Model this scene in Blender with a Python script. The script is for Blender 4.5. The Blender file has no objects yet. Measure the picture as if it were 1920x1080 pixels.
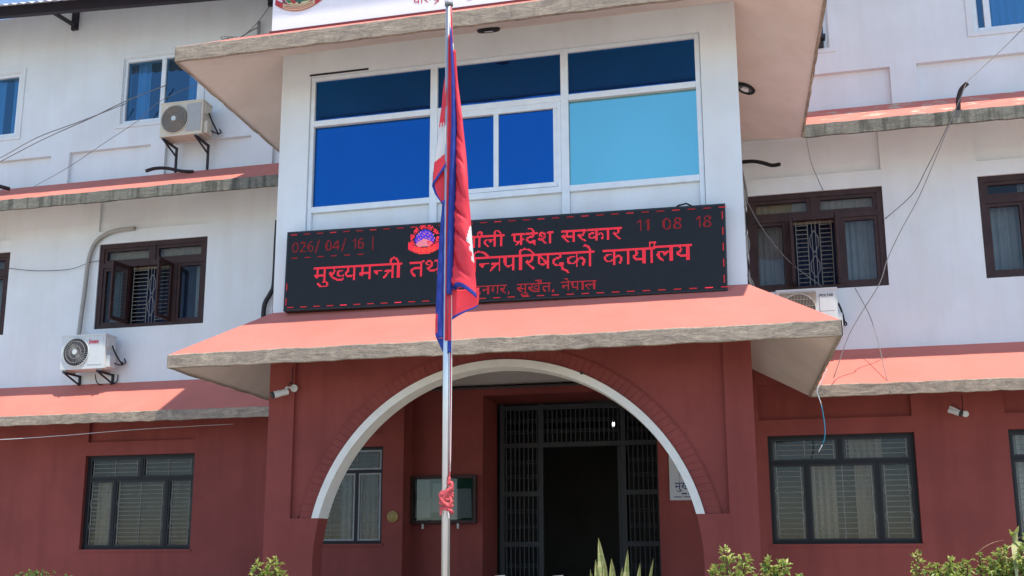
import bpy, bmesh, math, random
from mathutils import Vector, Matrix
R = math.radians
rnd = random.Random(7)
S = bpy.context.scene
COL = S.collection

# ---------------------------------------------------------------- camera, sky, sun, exposure
cam_d = bpy.data.cameras.new('camera'); cam = bpy.data.objects.new('camera', cam_d); COL.objects.link(cam)
cam_d.sensor_width = 36.0; cam_d.sensor_fit = 'HORIZONTAL'
cam_d.lens = 1820.36 / 1920 * 36.0
cam_d.shift_y = (701.38 - 540) / 1920
cam_d.clip_end = 2000
yaw, pit, roll = 0.220440, 0.179303, -0.003577
fw = Vector((-math.sin(yaw) * math.cos(pit), math.cos(yaw) * math.cos(pit), math.sin(pit)))
rt = Vector((math.cos(yaw), math.sin(yaw), 0)); up = rt.cross(fw)
r2 = math.cos(roll) * rt + math.sin(roll) * up; u2 = -math.sin(roll) * rt + math.cos(roll) * up
m = Matrix((r2, u2, -fw)).transposed().to_4x4(); m.translation = (0, -16.5, 1.6)
cam.matrix_world = m
S.camera = cam

W = bpy.data.worlds.new('World'); S.world = W; W.use_nodes = True
nt = W.node_tree; nt.nodes.clear()
wo = nt.nodes.new('ShaderNodeOutputWorld'); bg = nt.nodes.new('ShaderNodeBackground'); sk = nt.nodes.new('ShaderNodeTexSky')
SUN = Vector((0.32, -0.22, 1.0)).normalized()
sk.sky_type = 'NISHITA'; sk.sun_disc = False
sk.sun_elevation = math.asin(SUN.z); sk.sun_rotation = math.atan2(SUN.x, SUN.y)
sk.altitude = 600; sk.air_density = 1.0; sk.dust_density = 0.35; sk.ozone_density = 2.0
bg.inputs['Strength'].default_value = 0.15
nt.links.new(sk.outputs[0], bg.inputs[0]); nt.links.new(bg.outputs[0], wo.inputs[0])
sl = bpy.data.lights.new('sun', 'SUN'); so = bpy.data.objects.new('sun', sl); COL.objects.link(so)
sl.energy = 3.7; sl.angle = R(0.5); sl.color = (1.0, 0.93, 0.82)
so.rotation_euler = SUN.to_track_quat('Z', 'Y').to_euler(); so.location = (5, -10, 30)
S.view_settings.view_transform = 'Standard'; S.view_settings.look = 'None'
S.view_settings.exposure = 0.84; S.view_settings.gamma = 1.0
S.cycles.max_bounces = 8; S.cycles.diffuse_bounces = 6; S.cycles.glossy_bounces = 3; S.cycles.transparent_max_bounces = 10
S.cycles.caustics_reflective = False; S.cycles.caustics_refractive = False

# ---------------------------------------------------------------- materials
MATS = {}
def base_mat(name, rough=.8, metal=0.0, spec=.3):
    M = bpy.data.materials.new(name); M.use_nodes = True; MATS[name] = M
    b = M.node_tree.nodes['Principled BSDF']
    b.inputs['Roughness'].default_value = rough; b.inputs['Metallic'].default_value = metal
    b.inputs['Specular IOR Level'].default_value = spec
    return M, M.node_tree, b
def noise(nt, scale, stretch=(1, 1, 1), detail=5, rough=.6, dist=0.0):
    tc = nt.nodes.new('ShaderNodeTexCoord'); mp = nt.nodes.new('ShaderNodeMapping'); n = nt.nodes.new('ShaderNodeTexNoise')
    mp.inputs['Scale'].default_value = stretch
    n.inputs['Scale'].default_value = scale; n.inputs['Detail'].default_value = detail; n.inputs['Roughness'].default_value = rough; n.inputs['Distortion'].default_value = dist
    nt.links.new(tc.outputs['Object'], mp.inputs[0]); nt.links.new(mp.outputs[0], n.inputs['Vector'])
    return n.outputs['Fac']
def ramp(nt, fac, a, b, ca=(0, 0, 0, 1), cb=(1, 1, 1, 1)):
    r = nt.nodes.new('ShaderNodeValToRGB'); nt.links.new(fac, r.inputs[0])
    r.color_ramp.elements[0].position = a; r.color_ramp.elements[1].position = b
    r.color_ramp.elements[0].color = ca; r.color_ramp.elements[1].color = cb
    return r.outputs[0]
def mix(nt, fac, a, b, mode='MIX'):
    x = nt.nodes.new('ShaderNodeMixRGB'); x.blend_type = mode
    for s, v in ((0, fac), (1, a), (2, b)):
        if isinstance(v, (int, float)): x.inputs[s].default_value = v
        elif isinstance(v, tuple): x.inputs[s].default_value = (*v, 1) if len(v) == 3 else v
        else: nt.links.new(v, x.inputs[s])
    return x.outputs[0]
def bump(nt, b, fac, strength, dist=.02):
    n = nt.nodes.new('ShaderNodeBump'); n.inputs['Strength'].default_value = strength; n.inputs['Distance'].default_value = dist
    nt.links.new(fac, n.inputs['Height']); nt.links.new(n.outputs[0], b.inputs['Normal'])
def plaster(name, c, var=.12, grime=(.3, .28, .25), gam=.25, rough=.85, patch=None):
    M, nt, b = base_mat(name, rough)
    n1 = noise(nt, .9, detail=6); n2 = noise(nt, 14, detail=4)
    dark = tuple(x * (1 - var) for x in c)
    col = mix(nt, ramp(nt, n1, .35, .65), c, dark)
    st = noise(nt, 1.0, (2.6, 2.6, .28), detail=6, rough=.65)
    f = ramp(nt, st, .46, .74, (0, 0, 0, 1), (gam, gam, gam, 1))
    col = mix(nt, f, col, tuple(x * g * 1.6 for x, g in zip(c, grime)))
    if patch:
        pn = noise(nt, 2.2, (1, 1, 2.0), detail=8, rough=.7)
        pf = ramp(nt, pn, patch[1], patch[1] + .06)
        col = mix(nt, pf, col, patch[0])
    nt.links.new(col, b.inputs['Base Color'])
    bump(nt, b, n2, .25, .01)
    return M
def plain(name, c, rough=.6, metal=0.0, var=.1, scale=6, spec=.3):
    M, nt, b = base_mat(name, rough, metal, spec)
    n = noise(nt, scale, detail=4)
    nt.links.new(mix(nt, ramp(nt, n, .35, .7), c, tuple(x * (1 - var) for x in c)), b.inputs['Base Color'])
    return M
plaster('white_plaster', (.725, .775, .795), .09, (.50, .46, .42), .32)
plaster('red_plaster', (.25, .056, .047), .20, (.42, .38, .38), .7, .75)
plaster('soffit_plaster', (.745, .66, .60), .12, (.5, .45, .4), .35)
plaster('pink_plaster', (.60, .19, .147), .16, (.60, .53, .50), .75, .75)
plaster('peeling_pink_plaster', (.62, .185, .142), .12, (.5, .45, .45), .5, .75, patch=((.52, .43, .33), .545))
plaster('ceiling_plaster', (.6, .56, .52), .1)
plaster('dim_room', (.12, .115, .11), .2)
def concrete(name, a, b_, moss):
    M, nt, b = base_mat(name, .9)
    n1 = noise(nt, 2.2, (1, 1, 3.6), detail=9, rough=.75, dist=1.6); n2 = noise(nt, 24, (1, 1, 2.2), detail=5); n3 = noise(nt, 1.5, (7, 7, .6), detail=5)
    col = mix(nt, ramp(nt, n1, .36, .66), a, b_)
    col = mix(nt, ramp(nt, n2, .45, .75, (0, 0, 0, 1), (.55, .55, .55, 1)), col, tuple(x * .55 for x in b_))
    col = mix(nt, ramp(nt, n3, .48, .62, (0, 0, 0, 1), (moss, moss, moss, 1)), col, (.055, .058, .046))
    nt.links.new(col, b.inputs['Base Color']); bump(nt, b, n1, .6, .03)
concrete('concrete', (.45, .37, .285), (.205, .17, .138), .12)
concrete('mossy_concrete', (.27, .255, .21), (.13, .13, .11), .7)
plain('white_metal', (.72, .79, .83), .4); plain('sign_white', (.8, .82, .84), .35, var=.03)
plain('dark_red_metal', (.16, .03, .03), .5); plain('black_steel', (.008, .009, .011), .55)
plain('sash_iron', (.03, .032, .034), .6); plain('iron_bar', (.085, .095, .105), .6); plain('paper_dark', (.36, .37, .40), .8); plain('curtain_grey', (.26, .29, .31), .9, var=.2, scale=3); plain('dark_iron', (.05, .055, .06), .6, scale=12)
plain('brown_wood', (.048, .024, .023), .55, var=.4, scale=5)
plain('grey_metal', (.30, .31, .32), .45, var=.2); plain('pale_steel', (.42, .44, .46), .4)
plain('roof_metal', (.62, .67, .74), .5, var=.15); plain('eave_steel', (.035, .032, .042), .6)
plain('ac_white', (.60, .64, .64), .45, var=.08); plain('ac_cream', (.62, .57, .46), .5, var=.12); plain('ac_grey', (.40, .41, .40), .5)
plain('fan_blade', (.075, .078, .08), .5); plain('fan_dark', (.035, .036, .038), .6); plain('tan_grille', (.40, .35, .28), .6)
plain('logo_red', (.5, .02, .05), .5); plain('logo_dark', (.03, .03, .035), .5)
plain('chrome_pole', (.62, .65, .67), .32, .85, var=.12, scale=3); plain('rope_red', (.62, .10, .11), .7, var=.3, scale=60)
plain('rope_white', (.7, .62, .6), .8); plain('cable_black', (.015, .015, .017), .6); plain('cable_grey', (.22, .22, .22), .6); plain('duct_grey', (.36, .35, .32), .6)
plain('conduit_black', (.03, .028, .032), .5); plain('wire_white', (.6, .66, .7), .5); plain('wire_blue', (.03, .22, .36), .5)
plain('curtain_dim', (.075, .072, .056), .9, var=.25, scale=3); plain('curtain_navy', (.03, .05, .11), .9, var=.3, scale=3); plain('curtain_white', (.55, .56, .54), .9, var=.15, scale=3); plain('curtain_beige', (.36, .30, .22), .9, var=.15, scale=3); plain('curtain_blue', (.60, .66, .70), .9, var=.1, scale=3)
plain('paper', (.50, .51, .53), .8, var=.12, scale=2); plain('green_cloth', (.02, .10, .075), .9); plain('brass', (.45, .33, .14), .5, .3)
plain('ink_blue', (.02, .03, .12), .6); plain('ink_grey', (.2, .2, .23), .6)
plain('paving', (.44, .40, .35), .9, var=.25, scale=1.5); plain('soil', (.10, .075, .05), .95, var=.3); plain('porch_tile', (.28, .24, .2), .5)
plain('flag_red', (.70, .035, .065), .55, var=.06, scale=4); plain('flag_blue', (.035, .065, .40), .55, var=.08, scale=4); plain('flag_white', (.8, .8, .8), .6)
plain('led_black', (.008, .010, .013), .45, var=.3, scale=9, spec=.3); plain('led_case', (.02, .024, .03), .45)
plain('sign_red', (.46, .05, .05), .5); plain('emblem_cream', (.62, .45, .28), .6); plain('emblem_green', (.09, .22, .08), .6); plain('emblem_yellow', (.62, .58, .32), .6); plain('emblem_sky', (.50, .70, .72), .6); plain('emblem_teal', (.03, .13, .13), .6)
plain('stem', (.10, .06, .03), .8); plain('dry_leaf', (.36, .27, .14), .8, var=.3)
def cloth(name, c):
    M, nt, b = base_mat(name, .6); n = noise(nt, 4); col = mix(nt, ramp(nt, n, .35, .7), c, tuple(x * .92 for x in c)); nt.links.new(col, b.inputs['Base Color'])
    t = nt.nodes.new('ShaderNodeBsdfTranslucent'); nt.links.new(col, t.inputs[0]); mx = nt.nodes.new('ShaderNodeMixShader'); mx.inputs[0].default_value = .35
    nt.links.new(b.outputs[0], mx.inputs[1]); nt.links.new(t.outputs[0], mx.inputs[2]); nt.links.new(mx.outputs[0], nt.nodes['Material Output'].inputs[0])
cloth('flag_red', (.90, .075, .11)); cloth('flag_blue', (.04, .075, .42)); cloth('flag_white', (.82, .82, .82))
def emis(name, c, s):
    M = bpy.data.materials.new(name); M.use_nodes = True; MATS[name] = M; n = M.node_tree; n.nodes.clear()
    e = n.nodes.new('ShaderNodeEmission'); o = n.nodes.new('ShaderNodeOutputMaterial'); e.inputs[0].default_value = (*c, 1); e.inputs[1].default_value = s
    n.links.new(e.outputs[0], o.inputs[0])
emis('led_red', (1, .05, .09), .70); emis('led_red_dim', (1, .065, .09), .33); emis('led_red_faint', (1, .07, .09), .20); emis('led_orange', (1, .12, .05), .8); emis('led_blue', (.12, .07, .9), .6); emis('led_pink', (.9, .28, .38), .7); emis('bulb_glow', (.9, 1, 1), 9)
def mirror(name, tint, rough, wob, dif):
    M, n, b = base_mat(name, rough, 1.0); n.links.new(mix(n, ramp(n, noise(n, .7, (1, 1, .45), detail=3), .3, .75), tint, tuple(x * .86 for x in tint)), b.inputs['Base Color'])
    bump(n, b, noise(n, .8, detail=1), wob, .02)
    d = n.nodes.new('ShaderNodeBsdfDiffuse'); d.inputs[0].default_value = (*dif, 1); mx = n.nodes.new('ShaderNodeMixShader'); mx.inputs[0].default_value = .16
    n.links.new(b.outputs[0], mx.inputs[1]); n.links.new(d.outputs[0], mx.inputs[2]); n.links.new(mx.outputs[0], n.nodes['Material Output'].inputs[0])
mirror('blue_mirror_glass', (.006, .128, .37), .02, .03, (.045, .07, .27)); mirror('pale_mirror_glass', (.24, .60, .59), .03, .10, (.15, .4, .5))
def glass(name, tint, gloss, gc=(1, 1, 1)):
    M = bpy.data.materials.new(name); M.use_nodes = True; MATS[name] = M; n = M.node_tree; n.nodes.clear()
    o = n.nodes.new('ShaderNodeOutputMaterial'); mx = n.nodes.new('ShaderNodeMixShader'); t = n.nodes.new('ShaderNodeBsdfTransparent'); g = n.nodes.new('ShaderNodeBsdfGlossy')
    t.inputs[0].default_value = (*tint, 1); g.inputs['Roughness'].default_value = .03; g.inputs[0].default_value = (*gc, 1); mx.inputs[0].default_value = gloss
    n.links.new(t.outputs[0], mx.inputs[1]); n.links.new(g.outputs[0], mx.inputs[2]); n.links.new(mx.outputs[0], o.inputs[0])
plain('grille_grey', (.24, .24, .22), .6); plain('trim_white', (.74, .74, .69), .8)
glass('window_glass', (.72, .76, .75), .03); glass('blue_glass', (.24, .48, .70), .20, (.35, .66, .9)); glass('dusty_glass', (.55, .6, .62), .10)
def leafm(name, c, c2):
    M = bpy.data.materials.new(name); M.use_nodes = True; MATS[name] = M; n = M.node_tree
    b = n.nodes['Principled BSDF']; o = n.nodes['Material Output']
    gi = n.nodes.new('ShaderNodeNewGeometry'); r = n.nodes.new('ShaderNodeValToRGB'); n.links.new(gi.outputs['Random Per Island'], r.inputs[0])
    r.color_ramp.elements[0].color = (*c, 1); r.color_ramp.elements[1].color = (*c2, 1)
    n.links.new(r.outputs[0], b.inputs['Base Color']); b.inputs['Roughness'].default_value = .45
    t = n.nodes.new('ShaderNodeBsdfTranslucent'); n.links.new(r.outputs[0], t.inputs[0]); mx = n.nodes.new('ShaderNodeMixShader'); mx.inputs[0].default_value = .3
    n.links.new(b.outputs[0], mx.inputs[1]); n.links.new(t.outputs[0], mx.inputs[2]); n.links.new(mx.outputs[0], o.inputs[0])
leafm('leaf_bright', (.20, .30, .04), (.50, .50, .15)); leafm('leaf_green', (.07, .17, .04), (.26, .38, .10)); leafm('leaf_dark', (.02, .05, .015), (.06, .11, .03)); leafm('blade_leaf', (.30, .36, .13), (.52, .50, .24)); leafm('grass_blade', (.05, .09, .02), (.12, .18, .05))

# lettering as run-length rows of small cells: rows from the bottom up, baseline row, cell width, cell height
TEXT = {
 'l1': ('////////54.55/8.9 1c.1e 21.23 29.2b 2f.31 35.37 43.45 47.49 53.55 5d.5f 61.63 71.73 76.78 80.82 8a.8c 94.96 9e.a0/8.9 c.e 1c.1e 21.23 28.2a 2f.31 35.37 44.46 47.49 4f.55 5c.5e 61.63 70.72 76.78 7e.81 8a.8c 8f.91 94.96 9d.9f/2.7 8.9 d.f 14.16 1c.1e 21.23 27.29 2f.31 35.37 44.49 4e.55 5b.5d 61.63 6f.71 76.78 7d.7f 85.8c 8f.91 94.96 9c.9e/1.4 6.9 d.f 13.18 1c.1e 21.23 26.28 2f.31 35.37 42.49 4d.4f 52.55 58.5c 61.63 6e.70 76.78 7c.7e 84.86 88.8c 90.91 94.96 9b.9d/1.3 7.a d.f 12.14 17.19 1c.1e 21.23 26.28 2b.2d 2f.31 35.37 41.43 47.4a 4c.4e 57.5d 61.63 6d.70 71.78 7b.7e 84.85 8a.8c 90.91 94.96 9a.9c/1.3 8.b c.f 12.14 17.19 1c.1e 21.23 26.28 2b.2e 2f.31 35.37 41.43 47.4b 4d.4f 58.59 5c.5e 61.63 6c.78 7a.80 84.86 8a.8e 8f.91 94.96 99.9e/1.7 8.e 12.14 17.19 1c.1e 21.23 27.31 35.37 41.43 47.49 4d.53 5a.5c 5d.5e 61.63 6d.6f 70.72 76.78 7b.7d 7e.80 84.89 8a.8c 8d.90 94.96 9a.9b 9d.9f/3.7 8.9 12.14 17.19 1c.1e 21.23 2f.31 35.37 41.43 47.49 4f.54 58.5b 5d.5e 61.63 70.72 76.78 7f.81 86.89 8a.8c 94.96 9d.9f/8.9 12.14 17.19 1c.1e 21.23 2f.31 35.37 41.43 47.49 52.54 58.5a 5c.5e 61.63 70.72 76.78 7f.81 8a.8c 94.96 9d.9f/0.39 3f.57 58.5e 5f.65 6c.a1/0.39 40.4b 4c.57 59.5c 60.65 6c.82 83.a1/20.21 23.25 2f.31 35.36 52.54/20.21 23.25 2f.31 34.36 52.54/20.25 2f.31 33.35 51.53/21.24 30.34 4e.52///', 9, 0.0147, 0.0147),
 'l2': ('///////6.e ed.ef/5.8 d.f ec.ee/4.7 d.f ea.ee/4.6 d.f e8.ec/9.e e8.ea/a.c 17.1d 27.29 36.38 44.46 4c.4e 51.54 61.63 67.69 77.78 7d.7f 92.95 99.9b a8.a9 b0.b1 bc.be c2.c5 ce.d0 db.dd e8.ea f5.f6 100.102 115.117 121.123 12e.131 135.137 13f.140 145.148 153.156/a.c 15.1e 27.29 36.38 44.47 4c.4e 51.54 60.63 67.69 77.78 7d.7f 92.95 99.9b a8.aa b0.b1 bc.be c2.c5 cd.d0 db.dd e7.e9 f5.f6 fa.fc 100.102 115.117 11a.11c 121.123 12e.131 135.137 13d.140 145.148 153.156/a.c 13.17 1d.1e 27.29 36.38 45.48 4c.4e 51.54 5f.62 67.69 77.78 7d.7f 92.95 99.9b a9.ab b0.b1 bc.be c2.c5 cc.cf db.dd e2.ea f5.f6 fa.fc 100.102 115.117 11a.11c 121.123 12e.131 135.137 13c.13f 145.148 153.156/3.4 a.c 12.15 21.26 27.29 2f.30 36.38 46.48 4c.4e 51.54 5f.61 67.69 70.75 77.78 7d.7f 8c.8d 92.95 99.9b a9.ac b0.b1 b7.ba bc.be c2.c5 cb.cd d6.d9 db.dd e1.e4 e6.ea ee.f4 f5.f6 fa.fd 100.102 10f.114 115.117 11b.11d 121.123 128.131 135.137 13b.13e 145.148 14e.156/2.5 a.c 11.13 18.1e 20.29 2d.31 36.38 3d.3f 47.49 4c.4e 51.54 5e.60 67.69 6f.78 7d.7f 8a.8d 92.95 99.9b a0.a2 aa.ad b0.b1 b6.be c2.c5 ca.cc d4.dd e0.e2 e6.ea ed.f0 f3.f6 fb.fd 100.102 10e.110 113.117 11b.11d 121.123 127.131 135.137 13b.13d 145.148 14c.156/1.c 10.13 17.1a 1d.1e 1f.21 27.29 2d.38 3c.3f 48.4a 4c.4e 51.54 5e.60 67.69 6e.70 76.78 7d.7f 89.95 99.9b 9f.a2 ab.ae b0.b1 b5.b7 bb.be c2.c5 c9.cb d3.d5 d9.dd e0.e2 ed.ef f4.f7 fb.fd 100.102 10d.10f 115.117 11b.11d 121.123 126.129 12e.131 135.137 13a.13d 140.142 145.148 14b.14e 153.156/1.c 10.14 17.19 1f.21 27.29 2d.38 3b.3f 45.4e 51.54 5e.61 67.69 6d.71 77.78 7d.7f 8a.95 99.9b 9e.a3 a9.b1 b5.b7 bc.be c2.c5 c8.cd d3.d5 d8.dd e0.e2 ed.ef f5.f7 fa.fd 100.102 10d.10f 115.118 11b.11d 121.123 126.128 12e.131 135.137 13a.13d 140.143 145.148 14b.14d 153.156/3.5 a.c f.15 17.19 1f.22 27.29 2f.31 36.38 3b.43 46.4e 51.54 5f.69 6f.72 77.78 7d.7f 8b.8d 92.95 99.9b 9e.a7 a9.b1 b4.b7 bc.be c2.c5 c8.ce d3.d5 d8.da db.dd e0.e3 ed.ef f5.fc 100.102 10d.10f 115.11c 121.123 126.12a 12e.131 135.137 13b.13d 13f.144 145.148 14b.14f 153.156/3.5 a.c 10.12 13.15 17.1a 20.23 27.29 2f.31 36.38 4c.4e 51.54 61.69 70.73 77.78 7d.7f 8b.8d 92.95 99.9b b0.b1 b4.b7 bc.be c2.c5 c9.ca cc.cf d3.d5 d7.d9 db.dd e1.e6 ed.f1 f5.f6 f8.fb 100.102 10e.111 115.117 118.11b 121.123 128.12a 12e.131 135.137 13b.141 142.148 14d.14f 153.156/3.5 a.c 14.16 18.1d 21.23 27.29 2f.31 36.38 4c.4e 51.54 67.69 6d.70 71.73 77.78 7d.7f 8b.8d 92.95 99.9b b0.b1 b4.b7 bc.be c2.c5 cd.cf d3.d5 d6.d8 db.dd e3.e8 ef.f4 f5.f6 100.102 10f.114 115.117 121.123 128.12b 12e.131 135.137 145.148 14e.150 153.156/3.5 a.c 14.15 21.23 27.29 2f.31 36.38 4c.4e 51.54 67.69 6c.6e 71.73 77.78 7d.7f 8b.8d 92.95 99.9b b0.b1 b4.b7 bc.be c2.c5 cd.cf d3.d7 db.dd e6.e8 f5.f6 100.102 115.117 121.123 128.12a 12e.131 135.137 145.148 14e.14f 153.156/3.5 a.c 13.15 21.23 27.29 2f.31 36.38 4c.4e 51.54 67.69 6c.6e 71.73 77.78 7d.7f 8b.8d 92.95 99.9b b0.b1 b4.b7 bc.be c2.c5 cd.cf d3.d6 db.dd e6.e8 f5.f6 100.102 115.117 121.123 128.12a 12e.131 135.137 145.148 14d.14f 153.156/0.56 5d.6b 6d.72 74.81 88.105 10c.158/0.56 5d.6b 6e.71 75.81 89.105 10c.158/4a.4c 51.53 98.9a a4.a7 c2.c4 ce.d0 100.102 134.135 137.139/4a.4c 51.53 98.9a a3.a6 c2.c4 cd.cf 100.102 134.135 138.139/4a.4c 50.52 98.9a a2.a5 c2.c4 cc.ce ff.101 134.135 138.13a/4a.4d 4f.52 99.9b a0.a4 c2.c5 ca.cd fe.101 134.136 137.13a/4b.51 9a.a2 c3.cc fb.100 134.139/4d.4f 9c.9e c6.c8 fc.fe///', 12, 0.0147, 0.0147),
 'l3': ('////19.1a 44.4a/1a.1c 43.45 49.4a/1b.1d 38.39 46.49 5f.61/6.7 9.b 10.12 1d.1f 25.27 2e.2f 35.36 38.39 44.45 47.48 4e.54 58.5a 5c.5d 5f.61 6d.6e 75.76 79.7b 7f.80 83.85/3.4 6.7 9.b f.11 1a.1f 25.27 2e.2f 33.35 38.39 42.44 47.48 4c.4f 53.54 57.59 5c.5d 60.61 6d.6e 75.76 79.7b 7e.7f 83.85/1.3 4.7 9.b e.10 14.15 19.1a 1c.1f 25.27 2a.2b 2e.2f 32.34 41.43 47.48 4b.4d 50.54 57.58 5c.5d 69.6a 6d.6e 71.76 79.7b 7d.7e 83.85/1.2 6.7 9.b d.10 13.16 19.1a 21.23 25.27 29.2b 2e.2f 31.34 40.48 4a.4d 4f.50 53.54 57.58 5c.5d 68.6a 6d.6e 71.72 75.76 79.7b 7c.7e 80.81 83.85/1.2 6.7 9.b d.11 13.18 19.1b 21.27 29.2b 2e.2f 31.35 40.44 47.48 4a.4e 4f.50 53.54 57.5d 68.6e 70.72 75.76 79.7b 7d.85/2.5 6.7 9.b 10.11 1a.1e 25.27 2a.2b 2e.2f 34.35 43.44 47.48 4d.4e 50.52 53.54 5c.5d 6d.6e 70.72 75.76 79.7b 83.85/6.7 9.b 10.11 1c.1e 25.27 2a.2b 2e.2f 34.35 43.44 47.48 4d.4e 53.54 5c.5d 6d.6e 70.72 75.76 79.7b 83.85/0.37 40.5e 67.86/5.6 9.a 10.11 53.56 6d.6e/5.6 9.a f.10 52.54 55.56 6c.6d/5.9 d.10 50.56 6a.6d///', 7, 0.0147, 0.0147),
 'date': ('/////17.18 31.32 4f.50/17.18 31.32 4f.50/1.5 8.e 11.14 17.19 22.26 2d.2e 31.33 3e.3f 42.46 4f.50/1.2 4.5 8.a 10.11 14.15 18.19 22.23 25.27 2d.2e 32.33 3e.3f 41.43 45.46 4f.50/0.1 5.6 9.a 10.11 14.15 18.19 21.23 26.27 28.2f 32.33 3e.3f 41.42 45.47 4f.50/0.1 5.6 a.b f.11 14.15 18.19 21.23 26.27 28.2a 2c.2e 32.33 3e.3f 41.42 46.47 4f.50/0.1 5.6 b.c f.11 14.15 18.1a 21.23 26.27 29.2a 2d.2e 32.34 3e.3f 41.43 45.47 4f.50/0.1 5.6 b.d f.14 19.1a 21.23 26.27 2a.2b 2d.2e 33.34 3e.3f 41.46 4f.50/0.1 5.6 c.d 10.11 19.1a 21.23 26.27 2a.2c 2d.2e 33.34 3e.3f 41.42 4f.50/0.2 4.6 c.d 10.11 19.1a 22.23 26.27 2b.2e 33.34 3c.3d 3e.3f 41.43 4f.50/1.2 4.5 8.a b.d 11.12 19.1b 22.24 25.26 2c.2e 34.35 3d.3f 42.44 4f.50/2.4 9.c 12.14 1a.1b 23.25 34.35 3e.3f 43.46 4f.50/1a.1b 34.35 4f.50///', 7, 0.0147, 0.0147),
 'time': ('////////3.4 9.b 18.1c 20.25 35.36 39.3e/3.4 9.b 17.18 1b.1d 1f.21 24.26 35.36 38.3a 3d.3f/3.4 9.b 16.18 1b.1d 1f.21 25.26 35.36 38.3a 3e.3f/3.4 9.b 16.18 1c.1d 1f.21 24.26 35.36 38.3a 3d.3f/3.4 9.b 16.18 1c.1d 20.22 23.25 35.36 39.3b 3c.3e/3.4 9.b 16.18 1c.1d 21.24 35.36 3a.3d/3.4 9.b 16.18 1c.1d 20.22 24.25 35.36 39.3a 3d.3e/0.1 3.4 7.8 9.b 16.18 1b.1d 20.21 24.26 32.34 35.36 39.3a 3d.3f/1.4 8.b 17.19 1b.1c 20.22 24.26 33.36 39.3a 3d.3f/2.4 9.b 18.1b 21.25 34.36 3a.3e/////', 8, 0.0147, 0.0147),
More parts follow.
